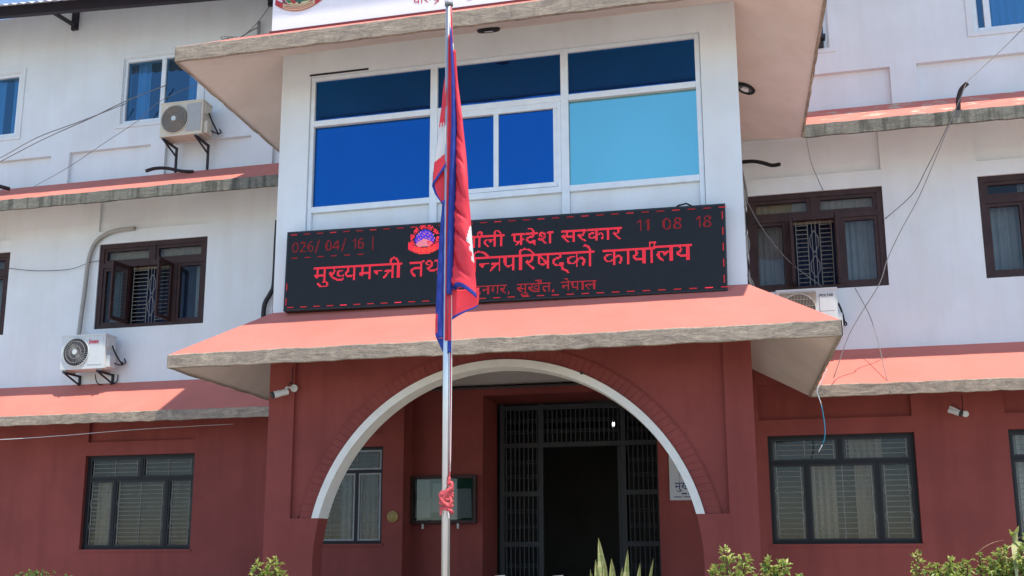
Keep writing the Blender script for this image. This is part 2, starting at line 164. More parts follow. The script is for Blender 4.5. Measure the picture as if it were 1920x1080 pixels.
 's1': ('///////////d.16 18c.18e/b.18 18b.18f/a.18 18a.18e/9.e 15.19 189.18d/8.c 16.19 188.18d/6.b 16.19 182.18b/6.a 16.19 182.18a/8.9 f.10 15.19 182.189/f.18 182.187/e.17 7f.81 124.127 183.186/11.15 2b.2c 41.45 59.5d 72.74 7f.81 88.8b a2.a4 ab.ae c5.c8 d0.d3 f4.f7 ff.102 117.11a 124.127 139.13d 144.148 158.15a 16c.170 182.186 197.19b 1ab.1af 1cd.1d0 1e1.1e4 1f8.1fb 203.206 213.215 21e.222 235.239/11.14 26.30 41.45 59.5d 71.75 7f.81 88.8b a2.a5 ab.ae c5.c8 d0.d3 f4.f7 ff.102 117.11b 124.127 139.13d 144.148 157.15b 16c.170 182.185 197.19b 1ab.1af 1cd.1d0 1e1.1e4 1f8.1fb 203.206 212.216 21e.222 235.239/11.14 23.32 41.45 59.5d 72.76 7f.81 88.8b a0.a5 ab.ae c5.c8 d0.d3 f4.f7 ff.102 117.11b 124.127 139.13d 144.148 155.15a 16c.170 181.184 197.19b 1a1.1a3 1ab.1af 1cd.1d0 1d7.1d9 1e1.1e4 1f8.1fb 203.206 211.215 21e.222 235.239/11.14 22.2a 2c.32 41.45 59.5d 72.77 7f.81 88.8b a0.a4 ab.ae c5.c8 d0.d3 f4.f7 ff.102 118.11c 124.127 139.13d 144.148 154.159 16c.170 17b.184 197.19b 19f.1a4 1ab.1af 1cd.1d0 1d5.1d9 1e1.1e4 1f8.1fb 203.206 210.214 21e.222 235.239/11.14 20.27 30.32 41.45 59.5d 73.77 7f.81 88.8b 9f.a3 ab.ae c5.c8 d0.d3 f4.f7 ff.102 119.11d 124.127 139.13d 144.148 154.158 16c.170 179.185 197.19b 1a0.1a4 1ab.1af 1cd.1d0 1d6.1da 1e1.1e4 1f8.1fb 203.206 20f.214 21e.222 235.239/11.14 1f.24 3a.3e 41.45 59.5d 74.78 7f.81 88.8b 9e.a2 ab.ae bd.c1 c5.c8 d0.d3 f4.f7 ff.102 119.11d 124.127 139.13d 144.148 152.157 16c.170 178.186 18e.195 197.19b 1a1.1a4 1ab.1af 1c4.1cb 1cd.1d0 1d6.1da 1e1.1e4 1f0.1f4 1f8.1fb 203.206 20e.212 21e.222 22e.232 235.239/5.7 11.14 1e.23 2c.2e 37.40 41.45 4e.50 59.5d 75.79 7f.81 88.8b 9e.a1 ab.ae ba.c4 c5.c8 d0.d3 e8.eb f4.f7 ff.102 11a.11e 124.127 130.137 139.13d 144.148 151.156 163.16a 16c.170 177.17b 17f.186 18c.19b 1a1.1a5 1ab.1af 1c2.1d0 1d7.1db 1e1.1e4 1ed.1f7 1f8.1fb 203.206 20d.211 21e.222 22b.239/4.8 11.14 1d.21 29.30 36.45 4d.51 59.5d 75.79 7f.81 88.8b 9d.a1 ab.ae b9.c8 d0.d3 e7.eb f4.f7 ff.102 11b.11f 124.127 12f.13d 144.148 150.155 162.170 176.17a 17f.186 18c.19b 1a1.1a5 1ab.1af 1c2.1d0 1d7.1db 1e1.1e4 1ec.1fb 203.206 20d.210 21e.222 22a.239/3.8 11.14 1c.20 28.32 35.45 4b.51 59.5d 65.69 76.7a 7f.81 88.8b 9d.a0 ab.ae b8.c8 d0.d3 e6.eb f4.f7 ff.102 10a.10e 11c.120 124.127 12e.13d 144.148 150.154 161.170 176.179 180.185 18b.190 194.19b 1a2.1a5 1ab.1af 1c1.1c6 1ca.1d0 1d8.1db 1e1.1e4 1eb.1fb 203.206 20c.210 21e.222 229.239/2.8 11.14 1c.1f 27.32 34.38 3f.45 4b.51 59.5d 64.69 77.7b 7f.81 88.8b 9d.a0 ab.ae b7.bb c3.c8 d0.d3 e5.eb f4.f7 ff.102 109.10e 11c.120 124.127 12e.132 137.13d 144.148 14f.153 160.164 169.170 175.179 180.184 18b.18e 196.19b 1a2.1a5 1ab.1af 1c1.1c4 1cc.1d0 1d8.1db 1e1.1e4 1eb.1ef 1f6.1fb 203.206 20c.20f 215.218 21e.222 229.22d 234.239/2.14 1b.20 26.2a 30.32 34.37 41.45 4a.5d 63.69 78.7c 7f.81 88.8b 9d.a0 ab.ae b7.ba c5.c8 d0.d3 e5.f7 ff.102 108.10e 11d.121 124.127 12d.131 138.13d 144.148 14e.153 15f.163 16a.170 175.179 18a.18e 197.19b 1a2.1a5 1ab.1af 1c0.1c4 1cd.1d1 1d8.1db 1e1.1e4 1ea.1ee 1f7.1fb 203.206 20c.20f 215.219 21e.222 228.22c 235.239/2.14 1a.21 26.29 33.36 41.45 4a.5d 62.69 74.81 88.8b 9d.a0 ab.ae b7.bb c5.c8 d0.d3 e5.f7 ff.102 108.10e 11a.127 12d.130 139.13d 144.148 14e.155 15f.162 169.170 175.179 18a.18e 197.19c 1a1.1a5 1ab.1af 1c0.1c4 1cd.1d1 1d7.1db 1e1.1e4 1ea.1ed 1f8.1fb 203.206 20c.20f 215.21a 21e.222 228.22b 235.239/2.14 1a.22 26.29 33.37 41.45 4b.5d 62.70 74.82 88.8b 9d.a2 ab.ae b6.bd c5.c8 d0.d3 e5.f7 ff.102 108.115 119.127 12d.130 139.13d 144.148 14d.156 15f.162 168.170 175.179 18a.18e 197.19d 1a1.1a5 1ab.1af 1c0.1c4 1cd.1d2 1d7.1db 1e1.1e4 1e9.1ee 1f8.1fb 203.206 20c.20f 216.21a 21e.222 227.22c 235.239/5.8 11.14 1a.23 26.29 33.39 41.45 4e.51 59.5d 62.70 74.82 88.8b 9e.ae b7.be c5.c8 d0.d3 e8.eb f4.f7 ff.102 108.116 119.127 12d.130 139.13d 144.148 14d.157 15f.162 168.16b 16c.170 176.17a 18b.18e 197.1a4 1ab.1af 1c0.1c4 1cd.1da 1e1.1e4 1e9.1ef 1f8.1fb 203.206 20c.210 215.21b 21e.222 227.22d 235.239/5.8 11.14 1a.1f 20.23 26.2a 33.3a 41.45 4e.51 59.5d 63.70 75.81 88.8b 9f.ae ba.bf c5.c8 d0.d3 e8.eb f4.f7 ff.102 109.115 11b.127 12c.130 139.13d 144.148 14d.152 153.158 15f.162 167.16a 16c.170 176.17b 18b.18f 197.1a3 1ab.1af 1c1.1c5 1cd.1d0 1d1.1d9 1e1.1e4 1ea.1f0 1f8.1fb 203.206 20d.222 228.22e 235.239/5.8 11.14 1b.1e 20.24 26.2a 36.3a 41.45 4e.51 59.5d 7f.81 88.8b a1.ae bb.bf c5.c8 d0.d3 e8.eb f4.f7 ff.102 124.127 12c.130 139.13d 144.148 14e.151 154.158 15f.162 166.169 16c.170 177.180 18b.191 195.196 197.19b 19d.1a2 1ab.1af 1c1.1c7 1cb.1cc 1cd.1d0 1d2.1d8 1e1.1e4 1ec.1f1 1f8.1fb 203.206 20d.217 219.222 22a.22f 235.239/5.8 11.14 20.24 27.30 37.3a 41.45 4e.51 59.5d 7f.81 88.8b a6.ae b7.ba bc.c0 c5.c8 d0.d3 e8.eb f4.f7 ff.102 124.127 12c.130 139.13d 144.148 155.159 15f.162 165.168 16c.170 178.182 18c.196 197.19b 1ab.1af 1c2.1cc 1cd.1d0 1e1.1e4 1ed.1f1 1f8.1fb 203.206 20f.216 21a.222 22b.22f 235.239/5.8 11.14 21.24 28.30 37.3b 41.45 4e.51 59.5d 7f.81 88.8b ab.ae b6.ba bc.c0 c5.c8 d0.d3 e8.eb f4.f7 ff.102 124.127 12c.130 139.13d 144.148 155.159 15f.162 164.168 16c.170 17a.182 18e.196 197.19b 1ab.1af 1c3.1cc 1cd.1d0 1e1.1e4 1ee.1f1 1f8.1fb 203.206 21e.222 22c.22f 235.239/5.8 11.14 21.24 2a.30 37.3b 41.45 4e.51 59.5d 7f.81 88.8b ab.ae b5.ba bd.c0 c5.c8 d0.d3 e8.eb f4.f7 ff.102 124.127 12c.130 139.13d 144.148 156.159 15f.162 164.167 16c.170 17f.182 190.195 197.19b 1ab.1af 1c6.1cb 1cd.1d0 1e1.1e4 1ee.1f1 1f8.1fb 203.206 21e.222 22c.22f 235.239/5.8 11.14 21.24 37.3a 41.45 4e.51 59.5d 7f.81 88.8b ab.ae b4.b8 bd.c0 c5.c8 d0.d3 e8.eb f4.f7 ff.102 124.127 12c.130 139.13d 144.148 156.159 15f.166 16c.170 17f.182 197.19b 1ab.1af 1cd.1d0 1e1.1e4 1ee.1f1 1f8.1fb 203.206 21e.222 22c.22f 235.239/5.8 11.14 21.24 37.3a 41.45 4e.51 59.5d 7f.81 88.8b ab.ae b4.b7 bc.c0 c5.c8 d0.d3 e8.eb f4.f7 ff.102 124.127 12c.130 139.13d 144.148 155.159 15f.166 16c.170 17f.182 197.19b 1ab.1af 1cd.1d0 1e1.1e4 1ed.1f1 1f8.1fb 203.206 21e.222 22b.22f 235.239/5.8 11.14 20.24 36.3a 41.45 4e.51 59.5d 7f.81 88.8b ab.ae b4.b7 bc.c0 c5.c8 d0.d3 e8.eb f4.f7 ff.102 124.127 12c.130 139.13d 144.148 155.158 15f.164 16c.170 17f.182 197.19b 1ab.1af 1cd.1d0 1e1.1e4 1ed.1f0 1f8.1fb 203.206 21e.222 22b.22e 235.239/0.8f 9b.b2 b5.bf c2.d7 e3.1b3 1be.23d/0.8f 9b.b2 b5.be c2.d7 e3.1b3 1be.23d/0.8f 9b.b2 b6.bd c2.d7 e3.1b3 1be.23d/7c.80 88.8b b9.ba fe.101 113.117 143.147 158.15c 1ab.1ae 206.209/7c.7f 87.8a fd.101 112.116 143.146 157.15b 1aa.1ae 201.203 207.209/7c.7f 87.8a fd.101 111.115 143.146 156.15a 1aa.1ad 200.203 207.20a/7c.7f 86.8a fd.101 110.114 143.146 155.15a 1aa.1ad 200.204 207.20a/7c.7f 86.89 fd.101 10f.113 143.146 154.158 1a9.1ad 200.203 208.20a/7c.7f 86.89 fd.101 10d.112 143.147 153.157 1a9.1ac 200.203 207.20b/7c.7f 85.88 fe.102 10c.111 143.148 151.156 1a8.1ac 200.204 207.20b/7c.80 83.88 fe.104 109.110 144.149 14e.156 1a3.1a4 1a7.1ab 201.20a/7d.87 ff.10e 145.154 1a2.1aa 201.209/7e.86 101.10c 146.151 1a2.1a9 202.208/80.84 104.108 149.14d 1a3.1a7//////', 21, 0.008, 0.008),
 's2': ('//////////ac.b4/43.44 aa.b5/42.45 a9.b6/42.46 a7.ad b3.b7/43.47 a7.ab b4.b7/43.49 a6.aa b4.b7 ee.f0/45.4a a5.a9 b4.b7 ee.f1/46.4b a6.a8 ae.af b3.b7 ee.f2/47.4c 4e.50 ad.b6 ef.f2/49.51 ad.b5 ef.f2/f.12 19.1c 2c.2e 4a.51 62.65 78.7b 8b.8d a7.a9 af.b3 cf.d2 dd.df e5.e8 ef.f3/f.12 19.1c 2c.2f 4b.50 62.65 78.7b 8b.8e a6.aa af.b2 c3.ce cf.d2 dc.e0 e5.e8 ef.f3/f.12 19.1c 2a.2f 4c.50 62.65 78.7b 89.8e a5.a9 af.b2 c1.d2 db.e0 e5.e8 ef.f4/f.12 19.1c 29.2d 45.50 62.65 78.7b 88.8c a4.a8 af.b2 bf.c8 ca.d2 da.de e5.e8 ef.f4/8.b f.12 19.1c 28.2c 43.50 62.65 78.7b 87.8b a3.a7 af.b2 be.c3 cf.d2 d9.dd e5.e8 f0.f4/5.d f.12 19.1c 27.2b 43.51 62.65 78.7b 86.8a a2.a6 af.b2 bd.c2 cf.d2 d9.dd e5.e8/4.12 19.1c 26.2a 42.46 4a.51 62.65 78.7b 85.89 a1.a5 af.b2 bc.c1 ca.cc cf.d2 d8.dc e5.e8/3.12 19.1c 25.29 35.37 41.45 4a.50 58.5a 62.65 6e.71 78.7b 84.88 a0.a4 af.b2 bb.bf c7.ce cf.d2 d8.db e5.e8/2.6 d.12 19.1c 24.28 34.38 41.44 4b.50 57.5b 62.65 6c.71 78.7b 83.87 9f.a3 af.b2 ba.be c5.d2 d8.db e5.e8/2.5 e.12 19.1c 23.27 33.38 40.44 4d.4e 56.5b 62.65 6b.71 78.7b 82.86 9f.a2 a9.ad af.b2 b9.bd c4.c9 cd.d2 d8.db e5.e8/2.5 f.12 19.1c 23.28 32.38 40.44 55.5b 62.65 6b.71 78.7b 82.87 9e.a3 a5.b2 b9.be c4.c8 ce.d2 d8.db e5.e8/2.5 f.12 19.1c 22.2a 32.38 40.44 55.5b 62.65 6b.71 78.7b 81.89 9d.b2 b8.bf c4.c7 cf.d2 d8.db e5.e8/2.5 f.12 19.1c 22.2b 32.3f 41.44 55.65 6b.71 78.7b 81.8a 9d.b2 b8.c0 c4.c7 cf.d2 d8.df e5.e8/2.6 f.12 19.1c 22.2c 32.3f 41.45 55.65 6b.71 78.7b 81.8b 9d.a6 af.b2 b8.c1 c4.c7 cf.d2 d9.e8/2.7 f.12 19.1c 22.26 28.2d 41.47 62.65 6e.71 78.7b 81.85 88.8c 9d.a2 a3.a7 af.b2 b8.bd be.c2 c4.c8 cf.d2 da.e8/3.d f.12 19.1c 23.25 29.2d 42.4d 62.65 6e.71 78.7b 82.85 88.8c 9f.a1 a3.a7 af.b2 b9.bc be.c2 c4.c9 cf.d2 dc.e8/4.d f.12 19.1c 2a.2d 44.4d 62.65 6e.71 78.7b 89.8c a4.a7 af.b2 bf.c2 c5.ce cf.d2 e5.e8/6.d f.12 19.1c 2a.2d 46.4d 62.65 6e.71 78.7b 89.8c a4.a7 af.b2 bf.c2 c7.ce cf.d2 e5.e8/f.12 19.1c 2a.2d 4a.4d 62.65 6e.71 78.7b 89.8c a4.a7 af.b2 bf.c2 ca.cc cf.d2 e5.e8/f.12 19.1c 2a.2d 4a.4d 62.65 6e.71 78.7b 89.8c a4.a7 af.b2 bf.c2 cf.d2 e5.e8/f.12 19.1c 2a.2d 4a.4d 62.65 6e.71 78.7b 89.8c a3.a7 af.b2 be.c2 cf.d2 e5.e8/0.8f 9c.ec/0.8f 9c.ec/0.8f 9c.ec/e.11 19.1c 2a.2d cf.d5/e.11 18.1b 29.2d cf.d5/e.11 18.1b 29.2c cd.d2 d3.d5/d.10 18.1b 28.2c cc.d1 d3.d6/d.10 17.1b 28.2b cc.d1 d4.d6/d.11 17.1a 28.2b cc.d1 d3.d7/d.11 16.1a 27.2a cc.d0 d3.d6/e.12 15.19 22.23 26.2a c7.c8 cb.d6/e.18 21.29 c7.d5/f.17 21.28 c6.cd ce.d4/12.15 23.25 c8.cb/////', 20, 0.0045, 0.0045),
 'mm': ('//////8.b/6.d/5.7 b.e/4.6 c.e/4.5 b.e/8.d/9.b 15.1a 23.26 31.33 3e.40 45.47 4a.4c/9.b 13.1b 23.26 31.33 3e.40 45.47 4a.4c/9.b 11.15 1a.1b 23.26 31.33 3f.41 45.47 4a.4c/3.4 9.b 10.13 1e.26 31.33 3f.42 45.47 4a.4c/1.4 9.b f.12 16.1b 1d.26 29.2c 31.33 37.39 40.43 45.47 4a.4c/1.b f.11 15.17 1a.1b 1c.1e 23.26 28.33 36.39 41.43 45.47 4a.4c/1.b e.12 15.17 1c.1e 23.26 29.33 36.39 3f.47 4a.4c/3.4 9.b e.13 15.17 1c.1f 23.26 2a.2c 31.33 36.3d 3f.47 4a.4c/3.4 9.b e.10 11.13 15.17 1d.20 23.26 2a.2c 31.33 45.47 4a.4c/3.4 9.b 12.14 16.1a 1e.20 23.26 2a.2c 31.33 45.47 4a.4c/3.4 9.b 12.14 1e.20 23.26 2a.2c 31.33 45.47 4a.4c/3.4 9.b 11.13 1e.20 23.26 2a.2c 31.33 45.47 4a.4c/0.4e/0.4e/44.45 4a.4b/43.45 49.4b/43.45 49.4b/43.46 48.4a/44.49/46.48///', 12, 0.008, 0.008),
}

# ---------------------------------------------------------------- mesh helpers
class MB:
    def __init__(s): s.v = []; s.f = []; s.mi = []; s.mats = []
    def slot(s, name):
        if name not in s.mats: s.mats.append(name)
        return s.mats.index(name)
    def face(s, pts, mat):
        i = len(s.v); s.v += [tuple(p) for p in pts]; s.f.append(tuple(range(i, i + len(pts)))); s.mi.append(s.slot(mat))
    def box(s, x0, x1, y0, y1, z0, z1, mat, M=None):
        c = [(x, y, z) for z in (z0, z1) for y in (y0, y1) for x in (x0, x1)]
        if M is not None: c = [tuple(M @ Vector(p)) for p in c]
        i = len(s.v); s.v += c; k = s.slot(mat)
        for q in ((0, 2, 3, 1), (4, 5, 7, 6), (0, 1, 5, 4), (2, 6, 7, 3), (0, 4, 6, 2), (1, 3, 7, 5)): s.f.append(tuple(i + a for a in q)); s.mi.append(k)
    def tube(s, pts, r, mat, n=8, cap=True, closed=False):
        pts = [Vector(p) for p in pts]; k = s.slot(mat); rings = []
        N = len(pts); prev = None
        for i, p in enumerate(pts):
            a = pts[i - 1] if (i > 0 or closed) else p; b = pts[(i + 1) % N] if (i < N - 1 or closed) else p
            t = (b - a).normalized() if (b - a).length > 1e-9 else Vector((0, 0, 1))
            if prev is None: prev = t.cross(Vector((0, 1, 0)) if abs(t.y) < .9 else Vector((1, 0, 0))).normalized()
            u = (prev - t * prev.dot(t)).normalized(); w = t.cross(u); prev = u
            rr = r[i] if isinstance(r, (list, tuple)) else r
            st = len(s.v); s.v += [tuple(p + (u * math.cos(2 * math.pi * j / n) + w * math.sin(2 * math.pi * j / n)) * rr) for j in range(n)]; rings.append(st)
        for i in range(N if closed else N - 1):
            a, b = rings[i], rings[(i + 1) % N]
            for j in range(n): s.f.append((a + j, a + (j + 1) % n, b + (j + 1) % n, b + j)); s.mi.append(k)
        if cap and not closed:
            s.f.append(tuple(rings[0] + j for j in range(n))[::-1]); s.mi.append(k); s.f.append(tuple(rings[-1] + j for j in range(n))); s.mi.append(k)
    def disc(s, c, r, axis, mat, n=24, h=0.0):
        c = Vector(c); a = Vector(axis).normalized(); s.tube([c - a * max(h, .001) / 2, c + a * max(h, .001) / 2], r, mat, n)
    def ring(s, c, r, tr, axis, mat, n=28, k=6):
        c = Vector(c); a = Vector(axis).normalized(); u = a.cross(Vector((0, 0, 1)) if abs(a.z) < .9 else Vector((1, 0, 0))).normalized(); w = a.cross(u)
        s.tube([c + (u * math.cos(2 * math.pi * j / n) + w * math.sin(2 * math.pi * j / n)) * r for j in range(n)], tr, mat, k, closed=True)
    def prism(s, poly, y0, y1, mat):        # poly in (x, z), extruded along y
        n = len(poly)
        s.face([(x, y0, z) for x, z in poly], mat); s.face([(x, y1, z) for x, z in poly][::-1], mat)
        for i in range(n):
            (a, b), (c, d) = poly[i], poly[(i + 1) % n]; s.face([(a, y0, b), (a, y1, b), (c, y1, d), (c, y0, d)], mat)
    def build(s, name, parent=None, smooth=False, inv=None, bevel=0.0):
        me = bpy.data.meshes.new(name); me.from_pydata(s.v, [], s.f)
        for q in s.mats: me.materials.append(MATS[q])
        me.polygons.foreach_set('material_index', s.mi)
        if smooth: me.polygons.foreach_set('use_smooth', [True] * len(s.f))
        me.update(); o = bpy.data.objects.new(name, me); COL.objects.link(o)
        if parent is not None: o.parent = parent
        if bevel:
            bm = bmesh.new(); bm.from_mesh(me); bmesh.ops.remove_doubles(bm, verts=bm.verts, dist=1e-5); bmesh.ops.recalc_face_normals(bm, faces=bm.faces); bm.to_mesh(me); bm.free()
            b = o.modifiers.new('bevel', 'BEVEL'); b.width = bevel; b.segments = 2; b.limit_method = 'ANGLE'
        return o
def tag(o, label=None, cat=None, group=None, kind=None):
    for k, v in (('label', label), ('category', cat), ('group', group), ('kind', kind)):
        if v: o[k] = v
    return o
def empty(name, loc=(0, 0, 0), rot=(0, 0, 0)):
    o = bpy.data.objects.new(name, None); COL.objects.link(o); o.location = loc; o.rotation_euler = rot; o.empty_display_size = .2
    return o
def wall(mb, x0, x1, z0, z1, y, t, holes, mat, pmat=None, T=None):
    """front face at y looking to -y; holes (a,b,c,d,depth or None for through)"""
    xs = sorted({x0, x1} | {h[i] for h in holes for i in (0, 1) if x0 < h[i] < x1}); zs = sorted({z0, z1} | {h[i] for h in holes for i in (2, 3) if z0 < h[i] < z1})
    T = T or (lambda p: p)
    def dep(i, j):
        if i < 0 or j < 0 or i >= len(xs) - 1 or j >= len(zs) - 1: return None
        cx, cz = (xs[i] + xs[i + 1]) / 2, (zs[j] + zs[j + 1]) / 2
        for h in holes:
            if h[0] < cx < h[1] and h[2] < cz < h[3]: return t if h[4] is None else h[4]
        return 0.0
    for i in range(len(xs) - 1):
        for j in range(len(zs) - 1):
            d = dep(i, j)
            if d < t: mb.face([T(p) for p in ((xs[i], y + d, zs[j]), (xs[i + 1], y + d, zs[j]), (xs[i + 1], y + d, zs[j + 1]), (xs[i], y + d, zs[j + 1]))], mat)
            e = dep(i + 1, j)
            if e is not None and e != d: mb.face([T(p) for p in ((xs[i + 1], y + d, zs[j]), (xs[i + 1], y + e, zs[j]), (xs[i + 1], y + e, zs[j + 1]), (xs[i + 1], y + d, zs[j + 1]))], mat)
            e = dep(i, j + 1)
            if e is not None and e != d: mb.face([T(p) for p in ((xs[i], y + d, zs[j + 1]), (xs[i + 1], y + d, zs[j + 1]), (xs[i + 1], y + e, zs[j + 1]), (xs[i], y + e, zs[j + 1]))], mat)
def bits(mb, key, x0, z0, y, mat, led=False, shear=0.0):
    rows, k0, px, pz = TEXT[key]
    for r, row in enumerate(rows.split('/')):
        for run in row.split():
            a, e = (int(q, 16) for q in run.split('.')); za = z0 + (r - k0) * pz
            if led:
                for c in range(a, e):
                    xa = x0 + c * px; za = z0 + (r - k0) * pz + round(shear * c) * pz; mb.face([(xa, y, za), (xa + px * .78, y, za), (xa + px * .78, y, za + pz * .78), (xa, y, za + pz * .78)], mat)
            else: mb.face([(x0 + a * px, y, za), (x0 + e * px, y, za), (x0 + e * px, y, za + pz), (x0 + a * px, y, za + pz)], mat)

# ---------------------------------------------------------------- ground
XL, XR, YB = -6.066, .31, -4.51
g = MB(); g.face([(-400, -400, 0), (400, -400, 0), (400, 400, 0), (-400, 400, 0)], 'paving'); tag(g.build('ground'), kind='structure')
g = MB(); g.box(-14, 9, -8.3, -6.3, .004, .10, 'soil'); tag(g.build('garden_bed'), kind='structure')

# ---------------------------------------------------------------- the office building
B = tag(empty('office_building', (0, 0, 0)), 'three storey government office with red ground floor, white upper floors and pink concrete canopies', 'building')
BW, BE = -26.0, 12.0
GFW = [(-12.15, -9.82, 1.64, 3.42), (-8.12, -6.08, 1.72, 3.45), (.62, 2.9, 1.68, 3.44), (4.28, 6.5, 1.68, 3.44)]
F1W = [(-16.6, -14.27, 5.93, 7.68), (-12.19, -9.80, 5.93, 7.68), (-8.36, -6.2, 5.93, 7.66), (.47, 2.69, 5.88, 7.61), (4.18, 6.4, 5.9, 7.64)]
TFW = [(-16.2, -14.41, 10.25, 11.66), (-11.91, -10.17, 10.24, 11.66), (.42, 1.98, 10.22, 11.66), (4.36, 6.2, 10.22, 11.66)]
def hol(ws): return [(a, b, c, d, None) for a, b, c, d in ws]
# ground floor wing walls with recessed panels over the windows
w = MB()
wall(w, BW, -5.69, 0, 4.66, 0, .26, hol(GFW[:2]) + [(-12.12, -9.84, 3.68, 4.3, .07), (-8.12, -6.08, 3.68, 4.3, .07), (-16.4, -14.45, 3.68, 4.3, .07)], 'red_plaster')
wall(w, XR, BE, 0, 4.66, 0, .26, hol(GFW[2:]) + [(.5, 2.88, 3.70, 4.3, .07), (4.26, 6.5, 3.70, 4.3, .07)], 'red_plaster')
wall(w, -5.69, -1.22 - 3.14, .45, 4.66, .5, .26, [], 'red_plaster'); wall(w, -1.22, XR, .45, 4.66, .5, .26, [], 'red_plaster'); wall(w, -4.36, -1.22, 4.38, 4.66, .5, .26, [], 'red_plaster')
w.face([(-5.69, 0, 0), (-5.69, .5, 0), (-5.69, .5, 4.66), (-5.69, 0, 4.66)], 'red_plaster')
w.face([(XR, 0, 0), (XR, .5, 0), (XR, .5, 4.66), (XR, 0, 4.66)], 'red_plaster')
for x in (-4.36, -1.22): w.face([(x, .5, .45), (x, 1.62, .45), (x, 1.62, 4.38), (x, .5, 4.38)], 'red_plaster')
w.face([(-4.36, .5, 4.38), (-1.22, .5, 4.38), (-1.22, 1.62, 4.38), (-4.36, 1.62, 4.38)], 'red_plaster')
w.build('ground_floor_wall', B)
w = MB()
P1 = [(-16.5, -14.27, 7.93, 8.6, .06), (-12.24, -9.81, 7.95, 8.6, .06), (-8.3, -6.2, 7.95, 8.6, .06), (.47, 2.69, 7.9, 8.6, .06), (4.18, 6.4, 7.9, 8.6, .06)]
wall(w, BW, XL, 4.66, 8.9, 0, .26, hol(F1W[:3]) + P1[:3], 'white_plaster'); w.build('first_floor_wall', B); w = MB(); wall(w, XR, BE, 4.66, 8.9, 0, .26, hol(F1W[3:]) + P1[3:], 'white_plaster')
w.build('first_floor_wall', B)
w = MB()
P2 = [(-15.6, -13.5, 9.0, 9.70, .085), (-13.07, -11.19, 9.0, 9.73, .085), (-10.86, -8.97, 9.0, 9.70, .085), (-8.5, -6.7, 9.0, 9.72, .085), (.9, 2.96, 9.0, 9.74, .085), (3.39, 5.4, 9.0, 9.75, .085)]
for xa, xb, hw_, pp in ((BW, XL, TFW[:2], P2[:4]), (XR, BE, TFW[2:], P2[4:])):
  w = MB(); wall(w, xa, xb, 8.9, 12.98, 0, .26, hol(hw_) + pp, 'white_plaster')
  for a, b, c, d in hw_:                                                     # raised plaster surround of the top windows
    for q in ((a - .12, a - .02, c - .1, d + .1), (b + .02, b + .12, c - .1, d + .1)): w.box(q[0], q[1], -.022, .01, q[2], q[3], 'white_plaster')
    for q in ((a - .02, b + .02, c - .1, c - .02), (a - .02, b + .02, d + .02, d + .1)): w.box(q[0], q[1], -.022, .01, q[2], q[3], 'white_plaster')
  w.build('top_floor_wall', B)
# dark shell of the rooms
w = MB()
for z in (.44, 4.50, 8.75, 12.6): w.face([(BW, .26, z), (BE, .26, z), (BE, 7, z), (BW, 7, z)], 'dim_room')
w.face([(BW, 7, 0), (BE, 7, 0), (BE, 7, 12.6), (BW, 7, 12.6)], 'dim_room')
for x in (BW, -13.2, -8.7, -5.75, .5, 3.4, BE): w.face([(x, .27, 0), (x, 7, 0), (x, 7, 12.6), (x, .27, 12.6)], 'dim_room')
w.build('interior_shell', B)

# the porch: arch wall, side arches, ceiling
CX, CZ, AR = -2.855, 1.42, 2.507
w = MB(); N = 72
def arc(r, t):
    a_ = math.asin((2.02 - CZ) / r); a = a_ + (math.pi - 2 * a_) * t
    return (CX + r * math.cos(a), CZ + r * math.sin(a))
zs = 2.02; a0 = math.asin((zs - CZ) / AR)
w.box(XL, -5.70, YB, YB + .3, 0, 4.70, 'red_plaster'); w.box(-.03, XR, YB, YB + .3, 0, 4.70, 'red_plaster')
for sgn in (-1, 1):                                                         # the piers below the springing
    xo = -5.70 if sgn < 0 else -.03
    pts = [(0, CX + sgn * AR)] + [(CZ + AR * math.sin(a), CX + sgn * AR * math.cos(a)) for a in [a0 * i / 8 for i in range(9)]]
    for (za, xa), (zb, xb) in zip(pts, pts[1:]):
        w.face([(xo, YB, za), (xa, YB, za), (xb, YB, zb), (xo, YB, zb)], 'red_plaster')
        w.face([(xa, YB, za), (xa, YB + .3, za), (xb, YB + .3, zb), (xb, YB, zb)], 'red_plaster')
    w.face([(xo, YB, zs), (CX + sgn * AR * math.cos(a0), YB, zs), (CX + sgn * AR * math.cos(a0), YB + .06, zs), (xo, YB + .06, zs)], 'red_plaster')
def zlow(x, r):
    d = r * r - (x - CX) ** 2
    return max(zs, CZ + math.sqrt(d)) if d > 0 else zs
for r, y in ((2.785, YB + .055), (AR + .004, YB + .3)):
    for i in range(N):
        xa, xb = -5.70 + 5.67 * i / N, -5.70 + 5.67 * (i + 1) / N
        w.face([(xa, y, zlow(xa, r)), (xb, y, zlow(xb, r)), (xb, y, 4.70), (xa, y, 4.70)], 'red_plaster')
for i in range(N):                                                          # bed behind the brick ring
    a, b = i / N, (i + 1) / N
    (p, q), (s_, t_), (u_, v_), (c_, d_) = arc(2.60, a), arc(2.80, a), arc(2.80, b), arc(2.60, b)
    w.face([(p, YB + .036, q), (s_, YB + .036, t_), (u_, YB + .036, v_), (c_, YB + .036, d_)], 'red_plaster')
for x in (XL, XR - .3):                                                     # side walls with their arched openings
    for u0, u1, v0 in ((YB + .3, -4.05, 0), (-4.05, -.004, 4.34)):
        for xx in (x, x + .3): w.face([(xx, u0, v0), (xx, u1, v0), (xx, u1, 4.70), (xx, u0, 4.70)], 'red_plaster')
    for yy in (-4.05,): w.face([(x, yy, 0), (x + .3, yy, 0), (x + .3, yy, 4.34), (x, yy, 4.34)], 'red_plaster')
    w.face([(x, -4.05, 4.34), (x, -.004, 4.34), (x + .3, -.004, 4.34), (x + .3, -4.05, 4.34)], 'red_plaster')
pw = w.build('porch_wall', B)
w = MB(); nb = 78
